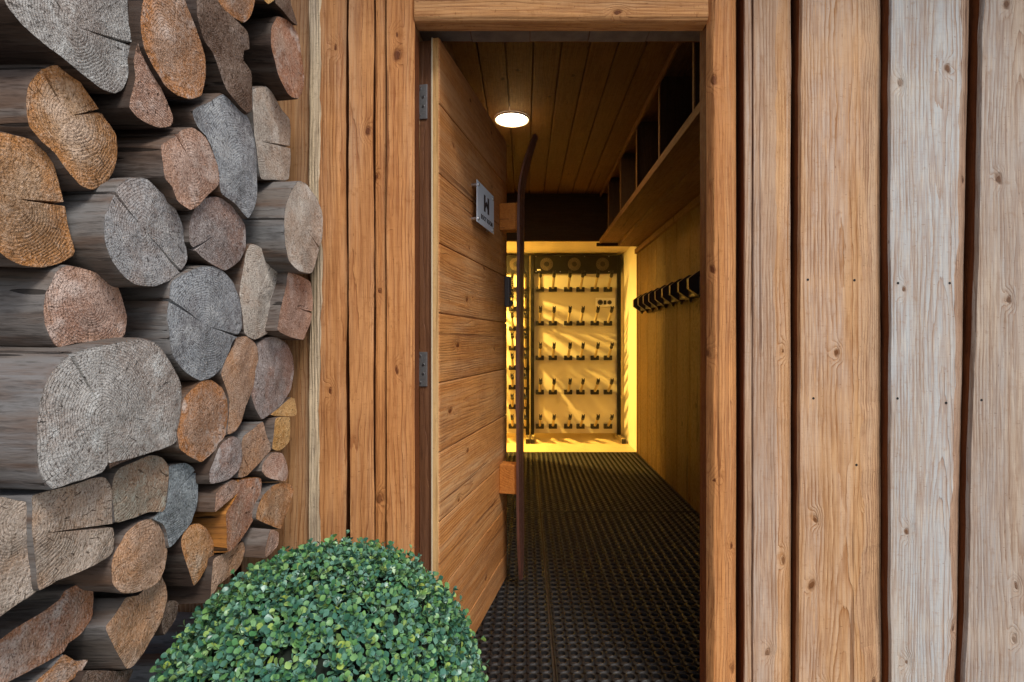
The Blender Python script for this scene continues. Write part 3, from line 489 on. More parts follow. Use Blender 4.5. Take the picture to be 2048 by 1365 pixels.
# ---- sign on the door
T = Matrix.Translation(door.location) @ Matrix.Rotation(A, 4, 'Z')
sx0, sx1, sz0, sz1 = .304, .534, 1.521, 1.671
sg = empty('door_sign', T @ Vector(((sx0+sx1)/2, 0, (sz0+sz1)/2)), A); tag(sg, 'brushed metal plaque lettered BOOT ROOM standing off the open door', 'sign')
def spart(mb, name, mat, parent=sg):
    o = mb.build(name, mat); o.parent = parent; return o
W, H = (sx1-sx0)/2, (sz1-sz0)/2
m = MB(); m.box(-W, W, -.0245, -.0225, -H, H, .0006); spart(m, 'plate', m_alu)
for ax in (-1, 1):
    for az in (-1, 1):
        cxx, czz = ax*(W-.016), az*(H-.014); m = MB(); m.cyl((cxx, -.0225, czz), (cxx, 0, czz), .0065, n=20); m.cyl((cxx, -.0275, czz), (cxx, -.0243, czz), .0062, .0075, n=20)
        m.cyl((cxx, -.0283, czz), (cxx, -.0275, czz), .004, .0062, n=20); spart(m, 'standoff', m_steel)
m = MB(); u = .0205      # the letter mark: two bars joined by a zigzag
def poly(pts, y0=-.0256, y1=-.0246): m.prism(pts, y0, y1)
cx_, cz_ = .006, .014
for q in ([(-.034, .031), (-.015, .031), (-.015, -.031), (-.034, -.031)], [(.015, .031), (.034, .031), (.034, -.031), (.015, -.031)],
          [(-.016, .000), (0, .014), (.016, .000), (.016, -.017), (0, -.003), (-.016, -.017)]):
    poly([(a+cx_, c_+cz_) for a, c_ in q])
spart(m, 'emblem', m_ink)
tc = bpy.data.curves.new('lettering', 'FONT'); tc.body = 'BOOT ROOM'; tc.size = .024; tc.extrude = .0004; tc.align_x = 'CENTER'; tc.align_y = 'CENTER'; tc.space_character = 1.12; tc.offset = .0004
to = bpy.data.objects.new('tmp', tc); col.objects.link(to)
bpy.context.view_layer.update(); me = bpy.data.meshes.new_from_object(to.evaluated_get(bpy.context.evaluated_depsgraph_get())); bpy.data.objects.remove(to)
me.transform(Matrix.Translation((.012, -.0250, -.045)) @ Matrix.Rotation(R(90), 4, 'X')); me.materials.clear(); me.materials.append(m_ink); me.name = 'lettering'
lo = bpy.data.objects.new('lettering', me); col.objects.link(lo); lo.parent = sg

# ---- corridor shell
cor = empty('corridor_interior', (0, 3, 0)); tag(cor, 'wood-lined corridor walls and plank ceiling behind the doorway', 'corridor')
m = MB(); W0 = -.36
k = 0; xq = -.097-.1385*2
CH = 2.547
while xq < 1.13:
    m.box(xq+.0035, xq+.1350, 1.70, 5.15, CH, CH+.03, .003); xq += .1385
m.box(-.5, 1.16, 1.70, 5.16, CH+.026, CH+.1)
part(m, 'ceiling', m_ceil, cor, origin=(-.097, 3, CH))
m = MB(); m.box(-.48, W0, 1.70, 5.15, 0, CH); part(m, 'side_wall', m_core, cor, origin=(-.4, 3, 1))
m = MB(); yq = 1.70; XW = 1.10
while yq < 5.15:
    e = min(yq+.30, 5.15); m.box(XW, XW+.02, yq+.0035, e-.0035, 0, 1.985, .002); yq += .30
m.box(XW+.006, XW+.06, 1.70, 5.15, 0, 1.985)
part(m, 'panelling', m_pan, cor, origin=(XW, 1.70, 1))
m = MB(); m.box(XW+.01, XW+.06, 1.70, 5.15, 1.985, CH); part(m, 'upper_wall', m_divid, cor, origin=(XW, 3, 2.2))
m = MB(); m.box(XW-.028, XW+.01, 1.71, 5.14, 1.955, 2.0, .003); part(m, 'trim', m_shelf, cor, origin=(XW, 3, 2))
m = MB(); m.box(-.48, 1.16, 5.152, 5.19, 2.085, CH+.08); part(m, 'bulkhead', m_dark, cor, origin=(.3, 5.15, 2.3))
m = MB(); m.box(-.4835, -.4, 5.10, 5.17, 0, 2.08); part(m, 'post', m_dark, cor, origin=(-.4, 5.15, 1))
# back room shell
br = empty('drying_room_interior', (0, 5.8, 0)); tag(br, 'cream-walled drying room lit yellow at the end of the corridor', 'room')
m = MB(); m.box(XW, XW+.06, 5.152, 6.35, .012, 2.09); m.box(-1.75, XW+.06, 6.28, 6.35, .012, 2.09); m.box(-1.75, -1.69, 5.1, 6.28, .012, 2.09); m.box(-1.75, -.485, 5.10, 5.15, .012, 2.09)
part(m, 'wall', m_white, br, origin=(0, 5.8, 1))
m = MB()
for k in range(10): m.box(-1.75, 1.16, 5.192+.116*k, 5.192+.116*k+.114, 2.088, 2.11, .002)
m.box(-1.75, 1.16, 5.16, 6.4, 2.105, 2.16); part(m, 'ceiling', m_lwood, br, origin=(0, 5.8, 2.1))
m = MB(); m.box(XW-.004, XW-.0005, 5.135, 5.16, 0, 2.05); part(m, 'corner_strip', m_core, br, origin=(XW, 5.15, 1))

# ---- boot shelf
sh = empty('boot_shelf', (1.0, 3.4, 2.05)); tag(sh, 'long high wooden shelf split into open compartments along the right corridor wall', 'shelf')
m = MB(); m.box(.735, 1.108, 1.73, 5.13, 2.063, 2.088, .002); part(m, 'shelf_board', m_shelf, sh, origin=(.9, 3.4, 2.07))
m = MB(); m.box(.728, .742, 1.73, 5.13, 2.050, 2.094, .002); part(m, 'front_edge', m_shelf, sh, origin=(.73, 3.4, 2.07))
m = MB(); m.box(.905, 1.104, 1.74, 5.11, 2.026, 2.0615, .003); part(m, 'under_board', m_shelf, sh, origin=(1, 3.4, 2.05))
for k in range(6):
    yq = 4.64-.588*k; m = MB(); m.box(.744, 1.107, yq, yq+.022, 2.0885, CH-.001, .001); m.box(.7365, .7438, yq-.002, yq+.024, 2.0945, CH-.045, .0, 1)  # second box: lighter strip, paints the divider's front edge as lit
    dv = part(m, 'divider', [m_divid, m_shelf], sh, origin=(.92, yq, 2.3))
    for p_ in dv.data.polygons: pass
m = MB(); m.box(.728, .7432, 1.73, 5.13, CH-.040, CH-.002, .003); part(m, 'top_rail', m_shelf, sh, origin=(.73, 3.4, CH))
m = MB(); m.box(.70, 1.106, 5.118, 5.15, 2.03, 2.0605); part(m, 'end_bracket', m_dark, sh, origin=(.9, 5.12, 2.04))

# ---- hook rack
hk = empty('coat_rack', (1.09, 3.9, 1.44)); tag(hk, 'row of dark hexagonal plate hooks on the right corridor wall', 'hook rack')
m = MB(); m.box(1.030, 1.0985, 3.06, 4.80, 1.372, 1.480, .006); part(m, 'rail', m_hook, hk, origin=(1.085, 3.9, 1.44))
first = None
for k in range(9):
    yq = 3.118+.1975*k
    if first is None:
        m = MB(); hexp = [(1.069, .075), (1.035, .075), (.972, .030), (.972, -.030), (1.035, -.075), (1.069, -.075)]
        m.prism([(a, 1.44+c_) for a, c_ in hexp], yq, yq+.034)
        first = part(m, 'hook_plate', m_hook, hk, origin=(1.02, yq, 1.44))
        e = MB(); e.prism([(.9705, 1.41), (.9705, 1.47), (1.034, 1.5165), (1.0345, 1.5152), (.9718, 1.469), (.9718, 1.41)], yq-.0012, yq+.010)  # thin strip carrying the painted highlight along the plate's front edge
        ed = e.build('edge_highlight', m_hedge, None, origin=(1.02, yq, 1.44)); ed.parent = first; ed.location = (0, 0, 0)
        e = MB(); e.cyl((1.050, yq+.017, 1.372), (1.050, yq+.017, 1.345), .018, .006, 10)
        pg = e.build('hook_tip', m_hook, None, origin=(1.02, yq, 1.44)); pg.parent = first; pg.location = (0, 0, 0); proto_hook = first
    else:
        c_ = copy_tree(proto_hook, hk); c_.location = proto_hook.location + Vector((0, .1975*k, 0))
sw = MB(); y0, y1, z0, z1 = 3.02, 3.235, 1.395, 1.545
sw.box(1.088, 1.0995, y0, y1, z0, z1, .003)
so_ = empty('wall_switch', (1.1, 3.15, 1.47)); tag(so_, 'white switch plate beside the nearest end of the hook rack', 'switch')
part(sw, 'plate', m_wht, so_, origin=(1.1, 3.15, 1.47))
sw = MB(); sw.box(1.084, 1.0875, y0+.03, y1-.03, z0+.03, z1-.03, .001); part(sw, 'rocker', m_hook, so_, origin=(1.1, 3.15, 1.47))

# ---- lamps (both are fixtures of the place)
def lamp(name, loc, rad, power, colr, label, es, size, spill=0):
    r_ = empty(name, loc); tag(r_, label, 'ceiling light')
    m_ = MB(); mm = 32
    m_.cyl((0, 0, 0), (0, 0, -.012), rad*1.10, rad*1.06, mm, caps=False); m_.cyl((0, 0, -.012), (0, 0, -.010), rad*1.06, rad, mm, caps=False); o = m_.build('ring', m_wht); o.parent = r_
    m_ = MB(); m_.cyl((0, 0, -.005), (0, 0, -.008), rad, rad*.99, mm); o = m_.build('diffuser', plain(name+'_glow', (.9, .85, .75), .5, emit=(1.0, .84, .55), es=es)); o.parent = r_
    ld = bpy.data.lights.new(name+'_light', 'AREA'); ld.shape = 'DISK'; ld.size = size; ld.energy = power; ld.color = colr
    lo_ = bpy.data.objects.new('bulb_light', ld); col.objects.link(lo_); lo_.parent = r_; lo_.location = (0, 0, -.016)
    if spill:
        ld = bpy.data.lights.new(name+'_spill', 'POINT'); ld.energy = spill; ld.color = colr; ld.shadow_soft_size = .07
        lo_ = bpy.data.objects.new('bulb_spill', ld); col.objects.link(lo_); lo_.parent = r_; lo_.location = (0, 0, -.065)
    return r_
lamp('ceiling_light', (-.085, 3.42, CH-.001), .104, 8.0, (1.0, .62, .24), 'round glowing downlight in the corridor plank ceiling', 14.0, .2, 1.5)
lamp('ceiling_light', (-.78, 5.42, 2.086), .05, 140.0, (1.0, .61, .12), 'small downlight of the drying room hidden behind the door', 20.0, .09)

# ---- rubber mats
def mat_obj(x0, x1, y0, y1, label):
    c = .0425; nx = max(1, round((x1-x0-.008)/c)); ny = round((y1-y0-.008)/c); cxm = (x1-x0-.008)/nx; cym = (y1-y0-.008)/ny
    v = []; f = []; S_ = 16
    def oct_(t):
        # square with cut corners
        x_, y_ = math.cos(t), math.sin(t); s_ = .5/max(abs(x_), abs(y_)); x_, y_ = x_*s_, y_*s_
        d = abs(x_)+abs(y_)
        if d > .80: x_, y_ = x_*.80/d, y_*.80/d
        return x_, y_
    A_ = [(i+.5)*2*math.pi/S_ for i in range(S_)]; octs = [oct_(t) for t in A_]
    for i in range(nx):
        for j in range(ny):
            cx = x0+.004+(i+.5)*cxm; cy = y0+.004+(j+.5)*cym; o = len(v); hh = .0135+.0006*nz(cx*7, cy*7)
            for k_ in range(S_): v.append((cx+octs[k_][0]*cxm, cy+octs[k_][1]*cym, hh-.004))
            for k_ in range(S_): v.append((cx+math.cos(A_[k_])*.0168, cy+math.sin(A_[k_])*.0168, hh))
            for k_ in range(S_): v.append((cx+math.cos(A_[k_])*.0135, cy+math.sin(A_[k_])*.0135, hh-.0005))
            for k_ in range(S_): v.append((cx+math.cos(A_[k_])*.0128, cy+math.sin(A_[k_])*.0128, .001))
            for r_ in range(3):
                for k_ in range(S_): f.append((o+r_*S_+k_, o+r_*S_+(k_+1) % S_, o+(r_+1)*S_+(k_+1) % S_, o+(r_+1)*S_+k_))
    m_ = MB(); m_.v = v; m_.f = [list(q) for q in f]; m_.mi = [0]*len(f); m_.sm = [False]*len(f)
    for a in ((x0, x0+.004, y0, y1), (x1-.004, x1, y0, y1), (x0+.004, x1-.004, y0, y0+.004), (x0+.004, x1-.004, y1-.004, y1)): m_.box(*a, .001, .011)
    me = bpy.data.meshes.new('rubber_mat'); me.from_pydata(m_.v, [], m_.f); me.materials.append(m_rub); me.update()
    o_ = bpy.data.objects.new('rubber_mat', me); col.objects.link(o_); tag(o_, label, 'floor mat', 'black rubber ring mats on the corridor floor')
SX = .098
mat_obj(-.34, SX-.004, 1.58, 3.338, 'black ring mat at the near left, partly under the open door')
mat_obj(SX+.004, 1.095, 1.58, 3.338, 'large black ring mat at the near right, just inside the doorway')
mat_obj(-.34, SX-.004, 3.352, 5.15, 'black ring mat at the far left, behind the ski handle')
mat_obj(SX+.004, 1.095, 3.352, 5.15, 'large black ring mat at the far right, ending at the yellow-lit floor')

# ---- boot drying racks
YP = 5.88
def peg_proto():
    m_ = MB(); m_.box(-.046, .046, -.036, .010, -.027, .025, .005); m_.box(-.020, .020, -.046, -.033, -.012, .018, .003); b_ = m_.build('peg', m_blk)
    m_ = MB(); m_.cyl((0, -.03, .008), (0, -.275, .132), .0145, n=12); o = m_.build('tube', m_tube); o.parent = b_
    m_ = MB(); m_.cyl((0, -.245, .116), (0, -.300, .146), .0185, .0175, 12)
    m_.box(-.0165, -.007, -.306, -.294, .146, .172, .001); m_.box(.007, .0165, -.306, -.294, .146, .172, .001); o = m_.build('tip', m_blk); o.parent = b_
    return b_
PEG = None
def rack(x0, x1, cols_, rows_, fans, label, ctrl):
    global PEG
    r_ = empty('boot_drying_rack', (x0, YP, 0)); tag(r_, label, 'drying rack', 'boot drying racks in the back room')
    def rp(mb, name, mat): return part(mb, name, mat, r_, origin=((x0+x1)/2, YP, 1))
    m_ = MB(); m_.box(x0+.03, x1-.03, YP, YP+.02, .072, 1.858, .002); rp(m_, 'back_panel', m_cream)
    m_ = MB(); m_.box(x0+.028, x1-.028, YP-.045, YP+.18, 1.860, 2.058, .003); hd_ = rp(m_, 'fan_box', m_blkm)
    m_ = MB()
    sx_ = x0+.06
    while sx_ < x1-.03:
        for zz in (1.875, 2.045):
            m_ = MB(); m_.cyl((sx_, YP-.049, zz), (sx_, YP-.044, zz), .006, n=10); s_ = m_.build('screw', m_steel, None, origin=((x0+x1)/2, YP, 1)); s_.parent = hd_; s_.location = (0, 0, 0)
        sx_ += .27
    for side, xa in (('l', x0), ('r', x1-.042)):
        m_ = MB(); m_.box(xa, xa+.040, YP-.05, YP-.01, .01, 2.06, .003); rp(m_, 'post', m_blkm)
        m_ = MB(); m_.box(xa, xa+.042, YP-.31, YP+.15, .014, .062, .003)
        ft = rp(m_, 'foot', m_tube)
        m_ = MB(); m_.box(xa-.001, xa+.043, YP-.318, YP-.309, .013, .063, .002); e_ = m_.build('end_cap', m_blk, None, origin=((x0+x1)/2, YP, 1)); e_.parent = ft; e_.location = (0, 0, 0)
    for zz in rows_:
        m_ = MB(); m_.box(x0+.04, x1-.04, YP-.004, YP-.0005, zz-.010, zz+.010, .001); rp(m_, 'rail', m_cream)
    for fx in fans:
        m_ = MB()
        m_.cyl((fx, YP-.0475, 1.958), (fx, YP-.0455, 1.958), .072, n=32)
        fo = rp(m_, 'fan', m_blk); m_ = MB()
        for rr in (.068, .059, .050, .041, .033):
            N_ = 32; vv = []
            for q in range(N_):
                t = q*2*math.pi/N_; ct, st = math.cos(t), math.sin(t)
                vv += [(fx+ct*(rr+.0022), YP-.050, 1.958+st*(rr+.0022)), (fx+ct*(rr-.0022), YP-.050, 1.958+st*(rr-.0022)), (fx+ct*(rr+.0022), YP-.0478, 1.958+st*(rr+.0022)), (fx+ct*(rr-.0022), YP-.0478, 1.958+st*(rr-.0022))]
            ff = []
            for q in range(N_):
                a, c = q*4, ((q+1) % N_)*4; ff += [(a, c, c+1, a+1), (a, a+2, c+2, c), (a+1, c+1, c+3, a+3)]
            m_.add(vv, ff)
        for q in range(16):
            t = q*2*math.pi/16; m_.cyl((fx+math.cos(t)*.03, YP-.0495, 1.958+math.sin(t)*.03), (fx+math.cos(t)*.068, YP-.0495, 1.958+math.sin(t)*.068), .0012, n=6)
        g_ = m_.build('grille', m_fan, None, origin=((x0+x1)/2, YP, 1)); g_.parent = fo; g_.location = (0, 0, 0)
        m_ = MB(); m_.cyl((fx, YP-.053, 1.958), (fx, YP-.0478, 1.958), .026, n=24); h_ = m_.build('hub', m_blk, None, origin=((x0+x1)/2, YP, 1)); h_.parent = fo; h_.location = (0, 0, 0)
    for zz in rows_:
        for cx in cols_:
            p_ = peg_proto() if PEG is None else copy_tree(PEG)
            if PEG is None: PEG = p_
            p_.parent = r_; p_.location = (cx-x0, -.013, zz)
    if ctrl:
        m_ = MB(); m_.box(.79, 1.005, YP-.035, YP-.001, 1.486, 1.584, .004); cp = rp(m_, 'control_box', m_wht)
        for nm, mb in (('dial', [(.838, .030)]), ('dial', [(.942, .024)])):
            for dx, rr in mb:
                m_ = MB(); m_.cyl((dx, YP-.038, 1.534), (dx, YP-.0345, 1.534), rr, n=24, mi=1); m_.cyl((dx, YP-.052, 1.534), (dx, YP-.038, 1.534), rr*.55, n=20)
                o = m_.build(nm, [m_blk, m_grey], None, origin=((x0+x1)/2, YP, 1)); o.parent = cp; o.location = (0, 0, 0)
        m_ = MB(); m_.box(.876, .904, YP-.042, YP-.0345, 1.510, 1.556, .002); o = m_.build('switch', m_blk, None, origin=((x0+x1)/2, YP, 1)); o.parent = cp; o.location = (0, 0, 0)
        m_ = MB(); m_.box(.135, .172, YP-.048, YP-.0455, 1.884, 1.902); rp(m_, 'sticker', m_wht)
        m_ = MB(); m_.box(.63, .68, YP-.05, YP-.001, 1.835, 1.858, .003); rp(m_, 'cable_gland', m_blk)
    return r_
rack(.062, 1.068, (.165, .310, .480, .618, .777, .924), (1.68, 1.303, .918, .536, .155), (.240, .548, .862),
     'wide cream boot drying rack with five rows of pegs and a control box', True)
rack(-.62, .050, (-.49, -.33, -.137, .0045), [1.68-.2178*k for k in range(8)], (-.42, -.100),
     'narrower boot drying rack with eight tight rows of pegs behind the ski handle', False)

# ================================================================ firewood
FACE = {
 'ash':   endgrain('end_ash', ((.32, .28, .25), (.38, .37, .35)), (.12, .10, .09), (.50, .51, .495), con=.5, stainamt=.35, paleamt=.7),
 'grey':  endgrain('end_grey', ((.29, .25, .23), (.32, .33, .34)), (.12, .10, .09), (.47, .475, .47), con=.45, paleamt=.7),
 'blue':  endgrain('end_blue', ((.17, .17, .18), (.25, .27, .29)), (.07, .065, .065), (.40, .42, .43), con=.5, stainamt=.6),
 'bluegrey': endgrain('end_bluegrey', ((.20, .22, .235), (.25, .29, .31)), (.05, .055, .06), (.42, .46, .48), con=.35, stainamt=.5),
 'greypink': endgrain('end_greypink', ((.30, .19, .15), (.27, .24, .23)), (.13, .075, .06), (.45, .42, .41), con=.6, stainamt=.5, paleamt=.6),
 'pale':  endgrain('end_pale', ((.41, .32, .25), (.42, .38, .33)), (.20, .14, .11), (.56, .53, .48), con=.35, stainamt=.35, paleamt=.6),
 'pink':  endgrain('end_pink', ((.40, .225, .155), (.43, .30, .24)), (.22, .10, .06), (.55, .44, .38), con=.6, stainamt=.35, paleamt=.6, rim=(.42, .25, .17)),
 'pinkorange': endgrain('end_pinkorange', ((.46, .25, .13), (.44, .29, .20)), (.28, .13, .06), (.55, .42, .33), con=.4, stainamt=.35),
 'orange': endgrain('end_orange', ((.44, .23, .10), (.46, .30, .18)), (.24, .09, .025), (.56, .42, .31), con=.7, stainamt=.45, paleamt=.6, rim=(.46, .20, .06)),
 'rust':  endgrain('end_rust', ((.33, .17, .085), (.38, .24, .16)), (.10, .05, .03), (.46, .38, .33), con=.4, stainamt=.6, paleamt=.65, rim=(.44, .18, .05)),
 'pinkrust': endgrain('end_pinkrust', ((.36, .18, .11), (.38, .25, .18)), (.17, .07, .04), (.50, .41, .36), con=.4, stainamt=.6, paleamt=.8, rim=(.38, .16, .07)),
 'brown': endgrain('end_brown', ((.13, .08, .055), (.17, .12, .09)), (.035, .025, .02), (.28, .23, .20), con=.5, stainamt=.7),
 'lichen': endgrain('end_lichen', ((.36, .24, .16), (.33, .28, .22)), (.15, .10, .08), (.44, .45, .39), con=.3, stainamt=.5, paleamt=.8),
 'beige': endgrain('end_beige', ((.41, .28, .19), (.38, .31, .25)), (.11, .10, .09), (.50, .44, .38), con=.45, stainamt=.75),
 'fresh': endgrain('end_fresh', ((.62, .32, .09), (.58, .36, .15)), (.40, .16, .04), (.68, .50, .28), con=.3, stainamt=.2),
}
SIDE = {
 'dark': logside('side_dark', (.040, .026, .020), (.055, .036, .026), (.085, .07, .06)),
 'brownside': logside('side_brown', (.10, .058, .036), (.105, .09, .082), (.17, .15, .135)),
 'grey': logside('side_grey', (.125, .105, .09), (.165, .165, .165), (.095, .055, .035)),
 'orangeside': logside('side_orange', (.38, .16, .035), (.28, .11, .025), (.20, .08, .025)),
}
def smooth_poly(P, step):
    out = []; n = len(P)
    for i in range(n):
        p0, p1, p2, p3 = (Vector(P[(i+k-1) % n]) for k in range(4)); L_ = (p2-p1).length; m_ = max(1, int(L_/step))
        for k in range(m_):
            t = k/m_; a = .30
            m1 = (p2-p0)*a; m2 = (p3-p1)*a
            sc_ = min(1, L_*1.2/(m1.length+1e-9)); m1 = m1*sc_; sc_ = min(1, L_*1.2/(m2.length+1e-9)); m2 = m2*sc_
            t2, t3 = t*t, t*t*t
            out.append(p1*(2*t3-3*t2+1)+m1*(t3-2*t2+t)+p2*(-2*t3+3*t2)+m2*(t3-t2))
    return out
def make_log(fp, sp, XL, pts, pith, cracks, label, idx):
    tilt = random.uniform(-.05, .05)
    Pc = [sum(p[0] for p in pts)/len(pts), sum(p[1] for p in pts)/len(pts)]
    Yc = XL*FP/(FP-Pc[0])
    def un(p):
        xp = (FP-p[0])/FP; Y = (XL-tilt*Yc)/max(xp-tilt, .05); return Vector((-xp*Y, Y, CZ-(p[1]-685)*Y/FP))
    ring = [un(p) for p in smooth_poly([Vector(p) for p in pts], 6.0)]
    C = un(Pc); pw = un(pith)
    poly2 = [(v.y-C.y, v.z-C.z) for v in ring]
    # grid centre: the pith if inside, else the centroid
    def inside(q):
        c = False; n = len(poly2)
        for i in range(n):
            a, b_ = poly2[i], poly2[(i+1) % n]
            if (a[1] > q[1]) != (b_[1] > q[1]) and q[0] < (b_[0]-a[0])*(q[1]-a[1])/(b_[1]-a[1])+a[0]: c = not c
        return c
    Q = (pw.y-C.y, pw.z-C.z)
    if not inside(Q): Q = (0, 0)
    loop = [(a-Q[0], b_-Q[1]) for a, b_ in poly2]
    if sum(a[0]*b_[1]-b_[0]*a[1] for a, b_ in zip(loop, loop[1:]+loop[:1])) < 0: loop.reverse()
    K = len(loop); loop = [(a*(1+.006*nz(a*60, b_*60, idx)), b_*(1+.006*nz(a*60, b_*60, idx+9))) for a, b_ in loop]
    # cracks: insert a narrow wedge of columns where the loop crosses the crack direction
    dep = [0]*K
    def slope(a, b_): return tilt*(a+Q[0]+0)
    for ck in cracks:
        cw = un(ck); ca = math.atan2(cw.z-C.z-Q[1], cw.y-C.y-Q[0])
        best = min(range(len(loop)), key=lambda i: abs((math.atan2(loop[i][1], loop[i][0])-ca+math.pi) % (2*math.pi)-math.pi))
        a, b_ = loop[best]; rr = math.hypot(a, b_); aa = math.atan2(b_, a); dl = min(.07, .0032/max(rr, .02))
        new = [(rr*math.cos(aa-dl), rr*math.sin(aa-dl)), (rr*.985*math.cos(aa), rr*.985*math.sin(aa)), (rr*math.cos(aa+dl), rr*math.sin(aa+dl))]
        loop = loop[:best]+new+loop[best+1:]; dep = dep[:best]+[0, 1, 0]+dep[best+1:]
    K = len(loop); m = MB(); NR = 13; v = []
    org = Vector((-XL, C.y+Q[0], C.z+Q[1])) if inside((pw.y-C.y, pw.z-C.z)) else Vector((-XL, pw.y, pw.z))
    base = Vector((-XL, C.y+Q[0], C.z+Q[1]))
    def P3(a, b_, dx): return base+Vector((dx-tilt*(a+Q[0]), a, b_))
    v.append(P3(0, 0, 0))
    rs = [(i/NR)**.8 for i in range(1, NR)]+[.985]; rad = [0.0]+[s_ for s_ in rs for k in range(K)]+[1.0]*K
    for s_ in rs:
        for k in range(K):
            a, b_ = loop[k][0]*s_, loop[k][1]*s_
            wv = .0022*nz(a*22, b_*22, idx*3.1)+.0008*nz(a*90, b_*90, idx)
            d = dep[k]*-.016*min(1, max(0, (s_-.18)/.35))
            v.append(P3(a, b_, wv+d))
    NRt = len(rs)
    for k in range(K): v.append(P3(loop[k][0], loop[k][1], -.0035+dep[k]*-.016))
    SD = [-.012, -.04, -.08, -.13, -.19, -.26, -.34, -.42]; dirv = (random.uniform(-.03, .05), random.uniform(-.05, .04))
    for d in SD:
        for k in range(K):
            a, b_ = loop[k]; rr = math.hypot(a, b_)+1e-6; an = math.atan2(b_, a)
            e = .0035*nz(an*2.5, d*4, idx)+.0018*nz(an*7, d*9, idx+3); fade = min(1, -d/.04)
            cdp = -.012*dep[k]*max(0, 1+d/.2)
            v.append(P3(a+a/rr*(e*fade+cdp)+dirv[0]*-d, b_+b_/rr*(e*fade+cdp)+dirv[1]*-d, d))
    v.append(P3(dirv[0]*.42, dirv[1]*.42, -.42)); f = []; mi = []
    for k in range(K): f.append((0, 1+k, 1+(k+1) % K)); mi.append(0)
    tot = NRt+1+len(SD)
    for r_ in range(tot-1):
        for k in range(K):
            a0 = 1+r_*K; f.append((a0+k, a0+K+k, a0+K+(k+1) % K, a0+(k+1) % K)); mi.append(0 if r_ < NRt-1 else 1)
    for k in range(K): f.append((len(v)-1, 1+(tot-1)*K+(k+1) % K, 1+(tot-1)*K+k)); mi.append(1)
    m.v = [tuple(q) for q in v]; m.f = [list(q) for q in f]; m.mi = mi; m.sm = [True]*len(f)
    o = m.build('firewood_log', [FACE[fp], SIDE[sp]], None, origin=org); o.data.set_sharp_from_angle(angle=R(38)); ra = o.data.attributes.new('rad', 'FLOAT', 'POINT'); ra.data.foreach_set('value', rad+[1.0]*(len(v)-len(rad)))
    tag(o, label, 'log', 'stacked firewood logs')
    return o
for i, (fp, sp, XL, pts, pith, cracks, label) in enumerate(LOGS):
    make_log(fp, sp, XL, pts, pith, cracks, label, i)
# lowest courses of the pile, below the picture, that carry the rest
rb = random.Random(3)
for r_, z in enumerate((.10, .28)):
    for k in range(4):
        y = .82+.175*k+.03*r_; xl = .77-.2*(y-.8); rad = .085; P = []
        for q in range(14):
            t = -q*2*math.pi/14; rr = rad*(1+rb.uniform(-.08, .08)); yy = y+rr*math.cos(t); zz = z+rr*math.sin(t)
            P.append((1050-xl/yy*FP, 685-(zz-CZ)*FP/yy))
        make_log(rb.choice(['pink', 'grey', 'orange']), 'grey', xl, P, (1050-xl/y*FP, 685-(z-CZ)*FP/y), [], 'round firewood log at the bottom of the pile below the picture', 100+r_*4+k)

for r_, z in enumerate((1.93, 2.08)):      # topmost courses, above the picture
    for k in range(4-r_):
        y = .96+.14*k+.06*r_; xl = .66-.12*(y-1.0); rad = .072; P = []
        if r_ == 0 and k < 1: continue
        for q in range(14):
            t = -q*2*math.pi/14; rr = rad*(1+rb.uniform(-.08, .08)); yy = y+rr*math.cos(t); zz = z+.10*(1.4-y)+rr*math.sin(t)
            P.append((1050-xl/yy*FP, 685-(zz-CZ)*FP/yy))
        if max(p[1] for p in P) > -12: continue
        make_log(rb.choice(['pale', 'grey', 'rust']), 'grey', xl, P, (1050-xl/y*FP, 685-(z-CZ)*FP/y), [], 'round firewood log on the very top of the pile above the picture', 200+r_*4+k)

# ================================================================ boxwood ball
BC = Vector((-.419, 1.10, .321)); BR = .325
ball = empty('boxwood_ball', (BC.x, BC.y, 0)); tag(ball, 'round artificial boxwood ball with glossy green leaves in front of the doorway', 'topiary')
m = MB(); prof = [(.10, 0), (.115, .01), (.13, .09), (.135, .095), (.12, .095), (.115, .08)]
N_ = 32
v = [(rr*math.cos(t*2*math.pi/N_), rr*math.sin(t*2*math.pi/N_), zz) for rr, zz in prof for t in range(N_)]
m.add(v, [(i*N_+k, i*N_+(k+1) % N_, (i+1)*N_+(k+1) % N_, (i+1)*N_+k) for i in range(len(prof)-1) for k in range(N_)], 0, True); m.add(v[-N_:], [list(range(N_))])
o = m.build('pot', m_pot); o.parent = ball
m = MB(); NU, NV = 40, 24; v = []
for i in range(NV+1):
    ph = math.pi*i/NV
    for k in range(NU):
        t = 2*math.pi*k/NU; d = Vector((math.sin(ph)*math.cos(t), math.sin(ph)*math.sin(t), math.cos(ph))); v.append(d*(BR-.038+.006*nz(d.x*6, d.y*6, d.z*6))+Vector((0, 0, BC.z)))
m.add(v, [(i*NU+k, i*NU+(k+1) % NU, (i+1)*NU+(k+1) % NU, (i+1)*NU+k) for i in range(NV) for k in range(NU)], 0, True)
o = m.build('core', m_core_ball); o.parent = ball
